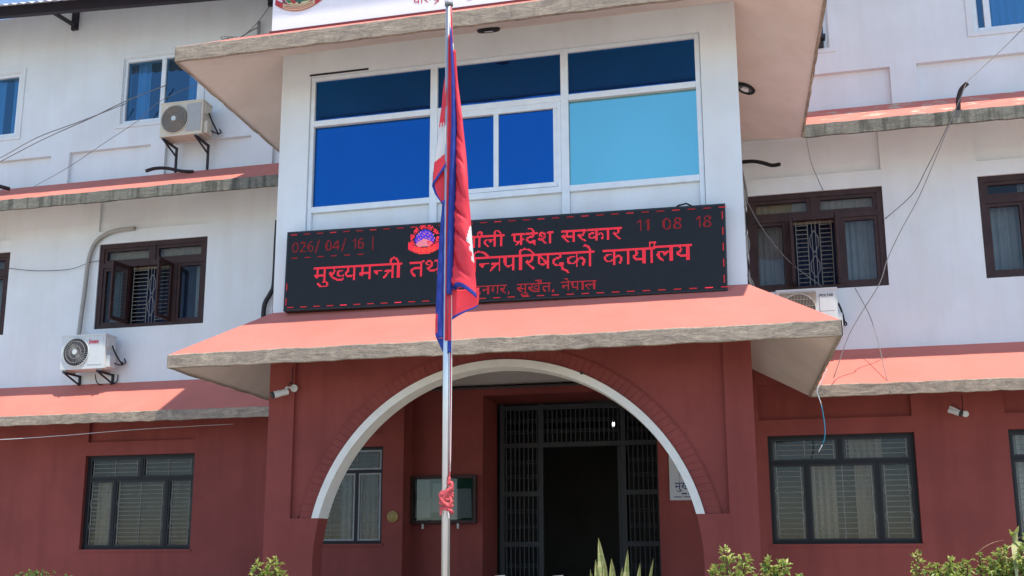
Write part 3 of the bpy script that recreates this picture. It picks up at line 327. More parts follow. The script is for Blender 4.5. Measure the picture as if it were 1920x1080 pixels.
for i in range(nb):
    a, b = (i + .022) / nb, (i + .978) / nb
    j = .012 + rnd.uniform(-.004, .004); ro = 2.785 + rnd.uniform(-.008, .006)
    P = [arc(2.611, a), arc(ro, a), arc(ro, b), arc(2.611, b)]
    w.face([(x, YB + .015 + j, z) for x, z in P], 'red_plaster')
    for k in range(4):
        (x1, z1), (x2, z2) = P[k], P[(k + 1) % 4]; w.face([(x1, YB + .015 + j, z1), (x1, YB + .05, z1), (x2, YB + .05, z2), (x2, YB + .015 + j, z2)], 'red_plaster')
w.build('brick_ring', pw)
w = MB()
for i in range(N):
    a, b = i / N, (i + 1) / N
    (p, q), (s_, t_), (u_, v_), (c_, d_) = arc(AR, a), arc(2.606, a), arc(2.606, b), arc(AR, b)
    w.face([(p, YB - .012, q), (s_, YB - .012, t_), (u_, YB - .012, v_), (c_, YB - .012, d_)], 'trim_white')
    w.face([(p, YB - .012, q), (p, YB + .3, q), (c_, YB + .3, d_), (c_, YB - .012, d_)], 'trim_white')
    w.face([(s_, YB - .012, t_), (s_, YB + .045, t_), (u_, YB + .045, v_), (u_, YB - .012, v_)], 'trim_white')
for a in (0, 1): w.face([(arc(AR, a)[0], YB - .012, zs), (arc(2.606, a)[0], YB - .012, zs), (arc(2.606, a)[0], YB + .05, zs), (arc(AR, a)[0], YB + .05, zs)], 'trim_white')
w.disc((-1.78, YB - .014, 3.80), .022, (0, 1, 0), 'conduit_black', 12, .006)
w.build('arch_trim', pw)
w = MB(); w.face([(XL, YB + .3, 4.55), (XR, YB + .3, 4.55), (XR, .5, 4.55), (XL, .5, 4.55)], 'ceiling_plaster'); w.build('porch_ceiling', B)
w = MB(); w.box(XL - .1, XR + .1, YB - .25, 7, 0, .445, 'porch_tile'); w.box(-5.3, -.4, YB - .6, YB - .25, 0, .30, 'porch_tile'); w.box(-5.3, -.4, YB - .95, YB - .6, 0, .15, 'porch_tile'); w.build('porch_floor', B)

# the block over the porch
w = MB()
wall(w, XL, XR, 4.70, 8.72, YB, .3, [(-5.63, -.155, 4.9, 8.285, .13)], 'white_plaster')
for x in (XL, XR): w.face([(x, YB, 4.70), (x, .1, 4.70), (x, .1, 12.4), (x, YB, 12.4)], 'white_plaster')
w.face([(XL, YB + .2, 8.72), (XR, YB + .2, 8.72), (XR, YB + .2, 12.4), (XL, YB + .2, 12.4)], 'white_plaster')
w.box(-5.64, -4.75, YB - .006, YB + .02, 8.287, 8.315, 'conduit_black')
w.build('block_wall', B)
fr = MB(); yf0, yf1 = YB + .03, YB + .115
def fbox(x0, x1, z0, z1, y0=yf0): fr.box(x0, x1, y0, yf1, z0, z1, 'white_metal')
fbox(-5.625, -5.565, 4.9, 8.28); fbox(-.225, -.16, 4.9, 8.28)
for x in (-3.79, -1.96): fbox(x - .052, x + .052, 4.9, 8.28)
E = [(-5.565, -3.842), (-3.738, -2.012), (-1.908, -.225)]
for a, b in E:
    fbox(a, b, 8.225, 8.28, yf0 + .004); fbox(a, b, 7.53, 7.615, yf0 + .004); fbox(a, b, 6.245, 6.33, yf0 + .004)
    fr.box(a, b, YB + .085, YB + .1, 4.9, 6.245, 'white_plaster')
a, b = E[1]                                                                  # the sliding window in the middle bay
fbox(a, a + .055, 6.33, 7.53, yf0 + .012); fbox(b - .055, b, 6.33, 7.53, yf0 + .012); fbox(a + .055, b - .055, 7.445, 7.53, yf0 + .012); fbox(a + .055, b - .055, 6.33, 6.40, yf0 + .012)
fbox(-2.945, -2.875, 6.40, 7.445, yf0 + .018); fbox(b - .11, b - .055, 6.40, 7.445, yf0 + .02)
front = fr.build('front_window', B, bevel=.006)
def pane(x0, x1, z0, z1, mat, parent, y=YB + .09, tilt=0.0, tw=0.0):
    p = MB(); p.face([(x0, y - tw, z0), (x1, y + tw, z0), (x1, y + tilt + tw, z1), (x0, y + tilt - tw, z1)], mat); return p.build('pane', parent)
for i, (a, b) in enumerate(E): pane(a, b, 7.615, 8.225, 'blue_mirror_glass', front, tilt=(-.019, -.021, -.018)[i])
pane(E[0][0], E[0][1], 6.33, 7.53, 'blue_mirror_glass', front, tilt=.004); pane(E[2][0], E[2][1], 6.33, 7.53, 'pale_mirror_glass', front, tilt=.002)
pane(E[1][0] + .055, -2.945, 6.40, 7.445, 'blue_mirror_glass', front, tilt=.002); pane(-2.875, E[1][1] - .11, 6.40, 7.445, 'blue_mirror_glass', front, y=YB + .08, tilt=-.002)

# the two concrete skirts running round the wings and the block
def skirt(name, o, zt, zf1, zf0, zsf, fas, lab, right_mat):
    plan = [(BW, 0), (XL, 0), (XL, YB), (XR, YB), (XR, 0), (BE, 0)]
    off = [(BW, -o), (XL - o, -o), (XL - o, YB - o), (XR + o, YB - o), (XR + o, -o), (BE, -o)]
    c = MB()
    for i in range(5):
        (ax, ay), (bx, by), (cx, cy), (dx, dy) = plan[i], plan[i + 1], off[i + 1], off[i]
        c.face([(ax, ay, zt), (bx, by, zt), (cx, cy, zf1), (dx, dy, zf1)], right_mat if i == 4 else 'pink_plaster')
        c.face([(ax, ay, zsf), (bx, by, zsf), (cx, cy, zf0), (dx, dy, zf0)], 'soffit_plaster')
    cn = c.build('canopy', B); tag(cn, lab)
    f = MB(); rr = random.Random(hash(name) % 1000 if False else int(zt * 100))
    for i in range(5):
        a, b = Vector(off[i]), Vector(off[i + 1]); L = (b - a).length; t = (b - a) / L; nrm = Vector((t.y, -t.x)); n = max(2, int(L / .16))
        prev = None
        for k in range(n + 1):
            p = a + t * (L * k / n); edge = k in (0, n)
            j1, j0, jn = (0, 0, 0) if edge else (rr.uniform(-.007, .007), rr.uniform(-.012, .006), rr.uniform(-.004, .006))
            q = [Vector((*(p - nrm * .0), zf1 + .004 + j1)), Vector((*(p + nrm * (.012 + jn)), zf1 - .01 + j1)), Vector((*(p + nrm * (.012 + jn)), zf0 + j0)), Vector((*(p - nrm * .03), zf0 + j0 - .003))]
            if i in (1, 3):
                pass
            if prev:
                for u in range(3): f.face([prev[u], q[u], q[u + 1], prev[u + 1]], fas[0] if i in (1, 2, 3) else fas[1])
            prev = q
    f.build('fascia', cn)
skirt('lower', .957, 4.83, 4.10, 3.925, 4.64, ('concrete', 'concrete'), 'lower pink canopy with a thick rough concrete edge', 'pink_plaster')
skirt('upper', 1.06, 9.06, 8.36, 8.15, 8.66, ('concrete', 'mossy_concrete'), 'upper canopy with a mossy concrete edge and pale soffit', 'peeling_pink_plaster')

# windows of the wings
def curtain(x0, x1, z0, z1, y, mat, parent, amp=.02, per=.11, n=None):
    c = MB(); n = max(6, int((x1 - x0) / .02)); ph = rnd.uniform(0, 6)
    for i in range(n):
        p = []
        for k in (i, i + 1):
            x = x0 + (x1 - x0) * k / n; p.append((x, y + amp * math.sin(ph + x / per * 6.28 + .8 * math.sin(x * 9))))
        c.face([(p[0][0], p[0][1], z0), (p[1][0], p[1][1], z0), (p[1][0], p[1][1], z1), (p[0][0], p[0][1], z1)], mat)
    return c.build('curtain', parent, smooth=True)
def grille_in(gm, x0, x1, z0, z1, y, mat, step=.085, mid=False, r=.006):
    for x in ([x0 + .05, x1 - .05] + ([(x0 + x1) / 2] if mid else [])): gm.tube([(x, y, z0), (x, y, z1)], r, mat, 5)
    n = int((z1 - z0) / step)
    for i in range(1, n + 1):
        z = z0 + (z1 - z0) * i / (n + 1); gm.tube([(x0 + .05, y, z), (x1 - .05, y, z)], r * .9, mat, 4)
    for x, s in ((x0 + .05, -1), (x1 - .05, 1)):
        for zc in (z0 + (z1 - z0) * .3, z0 + (z1 - z0) * .66):
            if z1 - z0 > .8: gm.tube([(x, y - .004, zc - .09), (x + s * .035, y - .004, zc), (x, y - .004, zc + .09)], r * .8, mat, 4)
def steel_window(w4, curt, frame_mat='black_steel', label=None):
    silver = frame_mat == 'porch_frame'; frame_mat = 'black_steel'
    a, b, c, d = w4; f = MB(); y0, y1 = .08, .14; t = .055; zt = c + (d - c) * .745; L = b - a
    m1, m2 = a + L * .265, a + L * .745
    f.box(a, a + t, y0, y1, c, d, frame_mat); f.box(b - t, b, y0, y1, c, d, frame_mat); f.box(a + t, b - t, y0, y1, d - t, d, frame_mat); f.box(a + t, b - t, y0, y1, c, c + t, frame_mat)
    f.box(a + t, b - t, y0 + .003, y1, zt - .03, zt + .03, frame_mat)
    for x, u, v in ((m1, c + t, zt - .03), (m2, c + t, zt - .03), ((a + b) / 2, zt + .03, d - t)): f.box(x - .03, x + .03, y0 + .003, y1, u, v, frame_mat)
    lites = [(a + t, m1 - .03, c + t, zt - .03), (m1 + .03, m2 - .03, c + t, zt - .03), (m2 + .03, b - t, c + t, zt - .03), (a + t, (a + b) / 2 - .03, zt + .03, d - t), ((a + b) / 2 + .03, b - t, zt + .03, d - t)]
    for x0, x1, z0, z1 in lites:
        for q in ((x0, x0 + .03, z0, z1), (x1 - .03, x1, z0, z1), (x0 + .03, x1 - .03, z0, z0 + .03), (x0 + .03, x1 - .03, z1 - .03, z1)): f.box(q[0], q[1], y0 + .015, y1 - .01, q[2], q[3], 'grey_metal' if silver else 'sash_iron')
    o = f.build('window', B)
    if label: tag(o, label)
    gm = MB(); p = MB()
    for i, (x0, x1, z0, z1) in enumerate(lites):
        p.face([(x0 + .03, y1 - .02, z0 + .03), (x1 - .03, y1 - .02, z0 + .03), (x1 - .03, y1 - .02, z1 - .03), (x0 + .03, y1 - .02, z1 - .03)], 'window_glass'); grille_in(gm, x0 + .02, x1 - .02, z0 + .02, z1 - .02, y0 + .03, 'grille_grey', mid=(i in (1, 3, 4)), r=.0075)
    p.build('pane', o); gm.build('grille', o)
    s = MB(); s.box(a - .03, b + .03, -.02, .07, c - .045, c - .004, 'red_plaster'); s.build('sill', o)
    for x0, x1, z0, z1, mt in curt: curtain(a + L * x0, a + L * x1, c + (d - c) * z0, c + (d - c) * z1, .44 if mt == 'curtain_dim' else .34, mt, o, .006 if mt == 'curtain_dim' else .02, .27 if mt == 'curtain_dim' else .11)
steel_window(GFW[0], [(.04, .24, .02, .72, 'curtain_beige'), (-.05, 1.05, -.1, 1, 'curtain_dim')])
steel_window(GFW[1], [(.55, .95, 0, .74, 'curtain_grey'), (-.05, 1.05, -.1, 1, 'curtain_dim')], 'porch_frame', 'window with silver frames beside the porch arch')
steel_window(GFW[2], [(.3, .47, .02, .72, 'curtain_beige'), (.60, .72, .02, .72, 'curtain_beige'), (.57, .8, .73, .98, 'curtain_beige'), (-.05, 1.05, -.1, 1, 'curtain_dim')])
steel_window(GFW[3], [(.0, .98, .0, 1, 'curtain_white')])
def sash(parent, hx, c, d, wd, ang, side):
    """casement leaf hinged at hx, opened outwards; side -1 = left leaf, 1 = right leaf"""
    f = MB(); t = .075
    f.box(0, t, -.02, .02, 0, d - c, 'brown_wood'); f.box(wd - t, wd, -.02, .02, 0, d - c, 'brown_wood'); f.box(t, wd - t, -.02, .02, 0, t, 'brown_wood'); f.box(t, wd - t, -.02, .02, d - c - t, d - c, 'brown_wood')
    o = f.build('sash', parent); o.location = (hx, .03, c)
    o.rotation_euler = (0, 0, -R(ang) if side < 0 else R(180 + ang) if False else -R(180 - ang))
    o2 = o
    f.v = f.v
    p = MB(); p.face([(t, 0, t), (wd - t, 0, t), (wd - t, 0, d - c - t), (t, 0, d - c - t)], 'dusty_glass')
    # the glass of the leaf lives in the same mesh so the leaf stays one sub-part
    me = o.data; bm = bmesh.new(); bm.from_mesh(me); me.materials.append(MATS['dusty_glass'])
    vs = [bm.verts.new(q) for q in p.v]; fc = bm.faces.new(vs); fc.material_index = len(me.materials) - 1; bm.to_mesh(me); bm.free()
def wood_window(w4, opened=True, curt=(), zfr=.745, mull=(.27, .71)):
    a, b, c, d = w4; f = MB(); y0, y1 = .03, .13; t = .095; L = b - a; zt = c + (d - c) * zfr; m1, m2 = a + L * mull[0], a + L * mull[1]
    BWd = 'brown_wood'
    f.box(a, a + t, y0, y1, c, d, BWd); f.box(b - t, b, y0, y1, c, d, BWd); f.box(a + t, b - t, y0, y1, d - t, d, BWd); f.box(a + t, b - t, y0, y1, c, c + .08, BWd); f.box(a + t, b - t, y0, y1, zt - .05, zt + .05, BWd)
    for x, u, v in ((m1, c + .08, zt - .05), (m2, c + .08, zt - .05), ((a + b) / 2, zt + .05, d - t)): f.box(x - .05, x + .05, y0 + .003, y1, u, v, BWd)
    fixed = [(a + t, m1 - .05, c + .08, zt - .05), (m2 + .05, b - t, c + .08, zt - .05), (a + t, (a + b) / 2 - .05, zt + .05, d - t), ((a + b) / 2 + .05, b - t, zt + .05, d - t)]
    if not opened: fixed.append((m1 + .05, m2 - .05, c + .08, zt - .05))
    k = .06
    for x0, x1, z0, z1 in fixed:
        for q in ((x0, x0 + k, z0, z1), (x1 - k, x1, z0, z1), (x0 + k, x1 - k, z0, z0 + k), (x0 + k, x1 - k, z1 - k, z1)): f.box(q[0], q[1], y0 + .02, y1 - .01, q[2], q[3], BWd)
    o = f.build('window', B)
    p = MB()
    for x0, x1, z0, z1 in fixed: p.face([(x0 + k, y0 + .055, z0 + k), (x1 - k, y0 + .055, z0 + k), (x1 - k, y0 + .055, z1 - k), (x0 + k, y0 + .055, z1 - k)], 'window_glass')
    p.build('pane', o)
    gm = MB(); x0, x1, z0, z1 = m1 + .05, m2 - .05, c + .08, zt - .05; xm = (x0 + x1) / 2; y = .10
    for xa, xb in ((x0 + .06, xm - .10), (xm + .10, x1 - .06)):
        for x in (xa, xb): gm.tube([(x, y, z0), (x, y, z1)], .008, 'grille_grey', 5)
        for i in range(1, 15): gm.tube([(xa, y, z0 + (z1 - z0) * i / 15), (xb, y, z0 + (z1 - z0) * i / 15)], .0075, 'grille_grey', 4)
    for zc in (.3, .68):
        q = z0 + (z1 - z0) * zc
        for s_ in (-1, 1): gm.tube([(xm, y, q - .2), (xm + s_ * .07, y, q - .07), (xm + s_ * .07, y, q + .07), (xm, y, q + .2)], .007, 'grey_metal', 4)
    for s_ in (-1, 1): gm.tube([(xm + s_ * .03, y, z0), (xm + s_ * .03, y, z1)], .006, 'grey_metal', 4)
    gm.build('grille', o)
    if opened:
        hw = (m2 - m1 - .10) / 2
        sash(o, m1 + .05, c + .08, zt - .05, hw, 97, -1); sash(o, m2 - .05, c + .08, zt - .05, hw, 88, 1)
    for x0, x1, z0, z1, mt in curt: curtain(a + L * x0, a + L * x1, c + (d - c) * z0, c + (d - c) * z1, {'curtain_beige': .19, 'curtain_navy': .6}.get(mt, .27), mt, o, .006 if mt == 'curtain_beige' else .02)
wood_window(F1W[0], False, [(0, 1, .0, 1, 'curtain_grey')])
wood_window(F1W[1], True, [(.2, .9, -.1, .85, 'curtain_navy'), (.06, .25, .0, .75, 'curtain_grey'), (.85, .98, 0, .75, 'curtain_grey'), (.02, .98, .70, 1, 'curtain_beige')])
wood_window(F1W[2], False, [(0, 1, .0, 1, 'curtain_grey')])
wood_window(F1W[3], True, [(.2, .8, -.1, .85, 'curtain_navy'), (.03, .26, .0, .75, 'curtain_grey'), (.72, .98, 0, .75, 'curtain_grey'), (.02, .98, .70, 1, 'curtain_beige')], mull=(.31, .67))
wood_window(F1W[4], False, [(.05, .3, .0, .75, 'curtain_grey'), (.3, 1, 0, 1, 'curtain_grey')], zfr=.76, mull=(.32, .68))
def slide_window(w4, split, curt):
    a, b, c, d = w4; f = MB(); t = .06; y0, y1 = .02, .12
    f.box(a, a + t, y0, y1, c, d, 'white_metal'); f.box(b - t, b, y0, y1, c, d, 'white_metal'); f.box(a + t, b - t, y0, y1, d - t, d, 'white_metal'); f.box(a + t, b - t, y0, y1, c, c + t, 'white_metal')
    x = a + (b - a) * split; f.box(x - .05, x + .05, y0 + .01, y1, c + t, d - t, 'white_metal')
    o = f.build('window', B, bevel=.005)
    for u, v in ((a + t, x - .05), (x + .05, b - t)):
        p = MB(); p.face([(u, .07, c + t), (v, .07, c + t), (v, .07, d - t), (u, .07, d - t)], 'blue_glass'); p.build('pane', o)
    for x0, x1 in curt: curtain(a + (b - a) * x0, a + (b - a) * x1, c, d, .2, 'curtain_blue', o, .03, .14)
slide_window(TFW[0], .5, [(.55, .72), (.82, .99)]); slide_window(TFW[1], .51, [(.10, .27), (.80, 1.0)]); slide_window(TFW[2], .5, [(.1, .4)]); slide_window(TFW[3], .12, [(.14, .98)])

# entrance: iron grille screen with an open doorway and its leaf
g = MB(); y0, y1 = 1.60, 1.66; a, b = -4.30, -1.22; DI = 'dark_iron'
d0, d1, zt, zh = -3.46, -1.98, 3.52, 4.36
for x in (a, d0 - .09, d1, b - .07): g.box(x, x + .09 if x != b - .07 else b, y0, y1, .45, zh, DI)
for z in (zh - .12, zt): g.box(a, b, y0 - .004, y1, z, z + .09, DI)
for z in (2.60, 1.66, .5):
    g.box(a, d0, y0 - .004, y1, z, z + .09, DI); g.box(d1 + .09, b, y0 - .004, y1, z, z + .09, DI)
ent = g.build('entrance_screen', B); tag(ent, 'dark iron grille screen around the open doorway')
def fancy(x0, x1, z0, z1, nm='grille'):
    q = MB(); n = max(3, int((x1 - x0) / .085))
    for i in range(n + 1):
        x = x0 + (x1 - x0) * i / n; q.tube([(x, 1.625, z0), (x, 1.625, z1)], .011, 'iron_bar', 4)
        if i < n:
            xm = x + (x1 - x0) / n / 2
            for zc in [z0 + (z1 - z0) * k / 3 for k in (1, 2)]: q.ring((xm, 1.62, zc), .034, .007, (0, 1, 0), 'iron_bar', 8, 4)
    q.build(nm, ent)
for z0, z1 in ((.59, 1.66), (1.75, 2.60), (2.69, zt)): fancy(a + .12, d0 - .12, z0, z1); fancy(d1 + .14, b - .09, z0, z1)
fancy(a + .12, d0 - .12, zt + .1, zh - .13); fancy(d0, d1 - .04, zt + .1, zh - .13); fancy(d1 + .14, b - .09, zt + .1, zh - .13)
q = MB(); q.box(0, .06, 0, 1.3, .47, zt - .02, 'dark_iron'); q.box(-.015, 0, .2, 1.1, 1.0, 2.9, 'brown_wood'); q.tube([(-.03, 1.15, 1.9), (-.06, 1.15, 2.0), (-.06, 1.15, 2.25), (-.03, 1.15, 2.35)], .012, 'brass', 6)
dl = q.build('door', ent); dl.location = (d1 - .07, 1.68, 0); tag(dl, 'open door leaf folded into the dark hall')

# roof with its eave beam and struts
def ez(x): return 12.42 - (x + 14.26) * .052
rf = MB()
for x0, x1 in ((BW, -7.2), ):
    n = int((x1 - x0) / .05)
    for i in range(n):
        xa, xb = x0 + (x1 - x0) * i / n, x0 + (x1 - x0) * (i + 1) / n
        za, zb = .018 * math.sin(xa * 2 * math.pi / .2), .018 * math.sin(xb * 2 * math.pi / .2)
        rf.face([(xa, -1.45, ez(xa) - .08 + za), (xb, -1.45, ez(xb) - .08 + zb), (xb, 4, ez(xb) + 3.25 + zb), (xa, 4, ez(xa) + 3.25 + za)], 'roof_metal')
rf.face([(-7.3, YB - 1.2, 11.95), (1.5, YB - 1.2, 11.95), (1.5, 4, 14.3), (-7.3, 4, 14.3)], 'roof_metal')
rf.face([(1.5, -1.3, 12.4), (BE, -1.3, 12.4), (BE, 4, 14.3), (1.5, 4, 14.3)], 'roof_metal')
roof = rf.build('roof', B, smooth=True)
q = MB(); xa, xb = BW, -7.3
for (ya, yb, h0, h1) in ((-.97, -.87, -.02, .235),):
    c = [(x, y, ez(x) + h) for h in (h0, h1) for y in (ya, yb) for x in (xa, xb)]
    for ff in ((0, 2, 3, 1), (4, 5, 7, 6), (0, 1, 5, 4), (2, 6, 7, 3), (0, 4, 6, 2), (1, 3, 7, 5)): q.face([c[k] for k in ff], 'eave_steel')
q.build('eave_beam', roof)
for x in (-17.2, -13.15, -8.62):
    q = MB(); zt_ = ez(x) + (.18 if x > -9 else 0)
    q.tube([(x + .12, -.90, zt_ + .02), (x - .02, -.03, zt_ + .28 - .06)], .05, 'eave_steel', 6); q.box(x - .09, x + .05, -.06, .0, zt_ + .12, zt_ + .75, 'eave_steel'); q.tube([(x + .12, -.9, zt_ + .12), (x - .02, -.02, zt_ + .62)], .035, 'eave_steel', 6)
    q.build('roof_bracket', roof)

# ---------------------------------------------------------------- LED board
bd = tag(empty('led_board', (-5.835, YB - .04, 4.80), (0, .0136, 0)), 'black LED board with red scrolling lettering below the blue front window', 'led board')
q = MB(); q.box(0, 5.90, -.12, 0, 0, 1.125, 'led_case'); q.build('casing', bd, bevel=.008)
q = MB(); yl = -.124
for i in range(9): q.face([(.03 + i * .6494, yl, .03), (.03 + (i + 1) * .6494 - .002, yl, .03), (.03 + (i + 1) * .6494 - .002, yl, 1.095), (.03 + i * .6494, yl, 1.095)], 'led_black')
q.build('screen', bd)
yl = -.127
q = MB(); bits(q, 'l1', 2.245, .738, yl, 'led_red', True); bits(q, 'l2', .425, .388, yl, 'led_red', True, .0048); q.build('lettering', bd)
q = MB(); bits(q, 'l3', 2.315, .10, yl, 'led_red_dim', True); bits(q, 'date', .095, .822, yl, 'led_red_faint', True); bits(q, 'time', 4.80, .83, yl, 'led_red_faint', True); p = .0147
for i in range(31):                                                         # dashed running border
    u = .06 + i * .192
    for v, mt in ((1.068, 'led_red_faint' if i % 3 else 'led_red_dim'), (.042, 'led_red' if i in (4, 8, 29) else 'led_red_dim')): q.box(u, u + .095, yl - .001, yl + .001, v, v + .011, mt)
    if i < 6: q.box(u + .03, u + .115, yl - .001, yl + .001, .735, .746, 'led_red_faint')
for i in range(5):
    v = .10 + i * .205
    q.box(5.855, 5.866, yl - .001, yl + .001, v, v + .10, 'led_red_dim')
    if i < 2: q.box(.035, .045, yl - .001, yl + .001, v - .02, v + .08, 'led_red_dim')
q.build('lettering', bd)
q = MB(); cu, cv = 1.985, .885
for i in range(-20, 21):
    for j in range(-20, 16):
        x, z = i * p, j * p; r = math.hypot(x, z); mt = None; k = (i * 7 + j * 13 + i * j) % 5
        if .150 < r < .205 and z > -.13 and (int(math.atan2(z, x) * 5.2 + 50) % 3 or k < 2) and k: mt = 'led_red'
        elif r < .135 and z > -.015 + .05 * math.cos(x * 14) - .03: mt = 'led_blue' if k > 0 else 'led_pink'
        elif r < .135 and z > -.10: mt = 'led_pink' if (x < .03 or k < 2) else 'led_red'
        zz = -.155 + 1.6 * x * x
        if abs(z - zz) < .048 and abs(x) < .235: mt = 'led_orange' if (k % 2 and abs(x) < .16) else 'led_red'
        if mt: q.face([(cu + x, yl, cv + z), (cu + x + p * .86, yl, cv + z), (cu + x + p * .86, yl, cv + z + p * .86), (cu + x, yl, cv + z + p * .86)], mt)
q.build('emblem', bd)
q = MB(); q.tube([(5.25, .0, 1.125), (5.32, -.02, 1.17), (5.42, -.02, 1.19), (5.5, 0, 1.15), (5.52, .03, 1.12)], .012, 'cable_black', 6); q.build('cable', bd); q = MB(); q.tube([(5.0, -.02, 1.13), (5.12, -.03, 1.145), (5.3, -.01, 1.14)], .009, 'cable_black', 5); q.build('cable', bd)

# ---------------------------------------------------------------- sign board on the upper canopy
sg = tag(empty('sign_board', (-5.985, -5.05, 8.68)), 'large white sign board with red lettering and an emblem standing on the upper canopy', 'sign')
q = MB(); q.box(0, 6.1, 0, .12, .045, 1.7, 'sign_white'); q.build('panel', sg)
q = MB(); q.box(-.02, 6.12, -.03, .14, -.035, .042, 'dark_red_metal'); q.box(-.02, 6.12, -.02, .14, 1.703, 1.74, 'dark_red_metal'); q.build('sign_frame', sg)
q = MB(); bits(q, 's1', .93, .48, -.004, 'sign_red'); bits(q, 's2', 2.07, .185, -.004, 'sign_red'); q.build('lettering', sg)
q = MB(); ex, ez_ = .40, .62
def dsk(r, y, mt, cz=0, a0_=0, a1_=2 * math.pi, ky=1.0):
    n = 40; pts = [(ex + r * math.cos(a0_ + (a1_ - a0_) * i / n), y, ez_ + cz + ky * r * math.sin(a0_ + (a1_ - a0_) * i / n)) for i in range(n if a1_ - a0_ > 6 else n + 1)]; q.face(pts, mt)
dsk(.235, -.003, 'emblem_sky'); dsk(.235, -.005, 'emblem_green', 0, R(205), R(335)); dsk(.235, -.007, 'emblem_yellow', -.045, R(212), R(328)); 
q.face([(ex - .2, -.005, ez_), (ex - .06, -.005, ez_ + .15), (ex, -.005, ez_ + .1), (ex + .09, -.005, ez_ + .17), (ex + .2, -.005, ez_)], 'sign_white')
for i in range(44):                                                          # garland of red blossoms and green leaves
    a = R(-62 + 304 * i / 43); r = .262 + .012 * (i % 2); c = (ex + r * math.cos(a), -.009 - .0006 * (i % 3), ez_ + r * math.sin(a)); q.disc(c, .022 + .006 * (i % 3 == 0), (0, 1, 0), 'sign_red' if i % 3 else 'emblem_teal', 9, .002)
def ribbon(x0, x1, dz0, dz1, y, mt):
    n = 16
    for i in range(n):
        xa, xb = x0 + (x1 - x0) * i / n, x0 + (x1 - x0) * (i + 1) / n
        q.face([(ex + xa, y, ez_ - .31 + 1.05 * xa * xa + dz0), (ex + xb, y, ez_ - .31 + 1.05 * xb * xb + dz0), (ex + xb, y, ez_ - .31 + 1.05 * xb * xb + dz1), (ex + xa, y, ez_ - .31 + 1.05 * xa * xa + dz1)], mt)
ribbon(-.36, .36, 0, .09, -.012, 'sign_red'); ribbon(-.24, .24, .008, .082, -.015, 'emblem_cream'); ribbon(-.22, .22, .028, .036, -.018, 'sign_red'); ribbon(-.20, .20, .052, .060, -.018, 'dark_red_metal')
n = 14
for i in range(n - 1):                                                       # dark curved stroke and the bird above the ribbon
    ta, tb = i / (n - 1), (i + 1) / (n - 1)
    def st(t, o): return (ex - .14 + .26 * t, -.012, ez_ - .08 - .10 * math.sin(t * 2.6) + o * (1 - .6 * t))
    q.face([st(ta, 0), st(tb, 0), st(tb, .03), st(ta, .03)], 'emblem_teal')
q.face([(ex - .2, -.011, ez_ - .06), (ex - .08, -.011, ez_ - .20), (ex - .04, -.011, ez_ - .17), (ex - .14, -.011, ez_ - .02)], 'sign_red')
q.face([(ex - .02, -.011, ez_ - .2), (ex + .03, -.011, ez_ - .2), (ex + .01, -.011, ez_ - .14)], 'brown_wood')
q.build('emblem', sg)
for x in (.5, 3.0, 5.6): q = MB(); q.box(x, x + .05, .12, .17, -.08, 1.6, 'eave_steel'); q.tube([(x + .02, .16, 1.2), (x + .02, .7, .3)], .02, 'eave_steel', 5); q.build('support_post', sg)

def smooth_path(pts, k=6):
    P = [Vector(p) for p in pts]; out = []
    for i in range(len(P) - 1):
        a, b, c, d = P[max(i - 1, 0)], P[i], P[i + 1], P[min(i + 2, len(P) - 1)]
        for j in range(k):
            t = j / k; out.append(.5 * ((2 * b) + (c - a) * t + (2 * a - 5 * b + 4 * c - d) * t * t + (3 * b - a - 3 * c + d) * t ** 3))
    return out + [P[-1]]
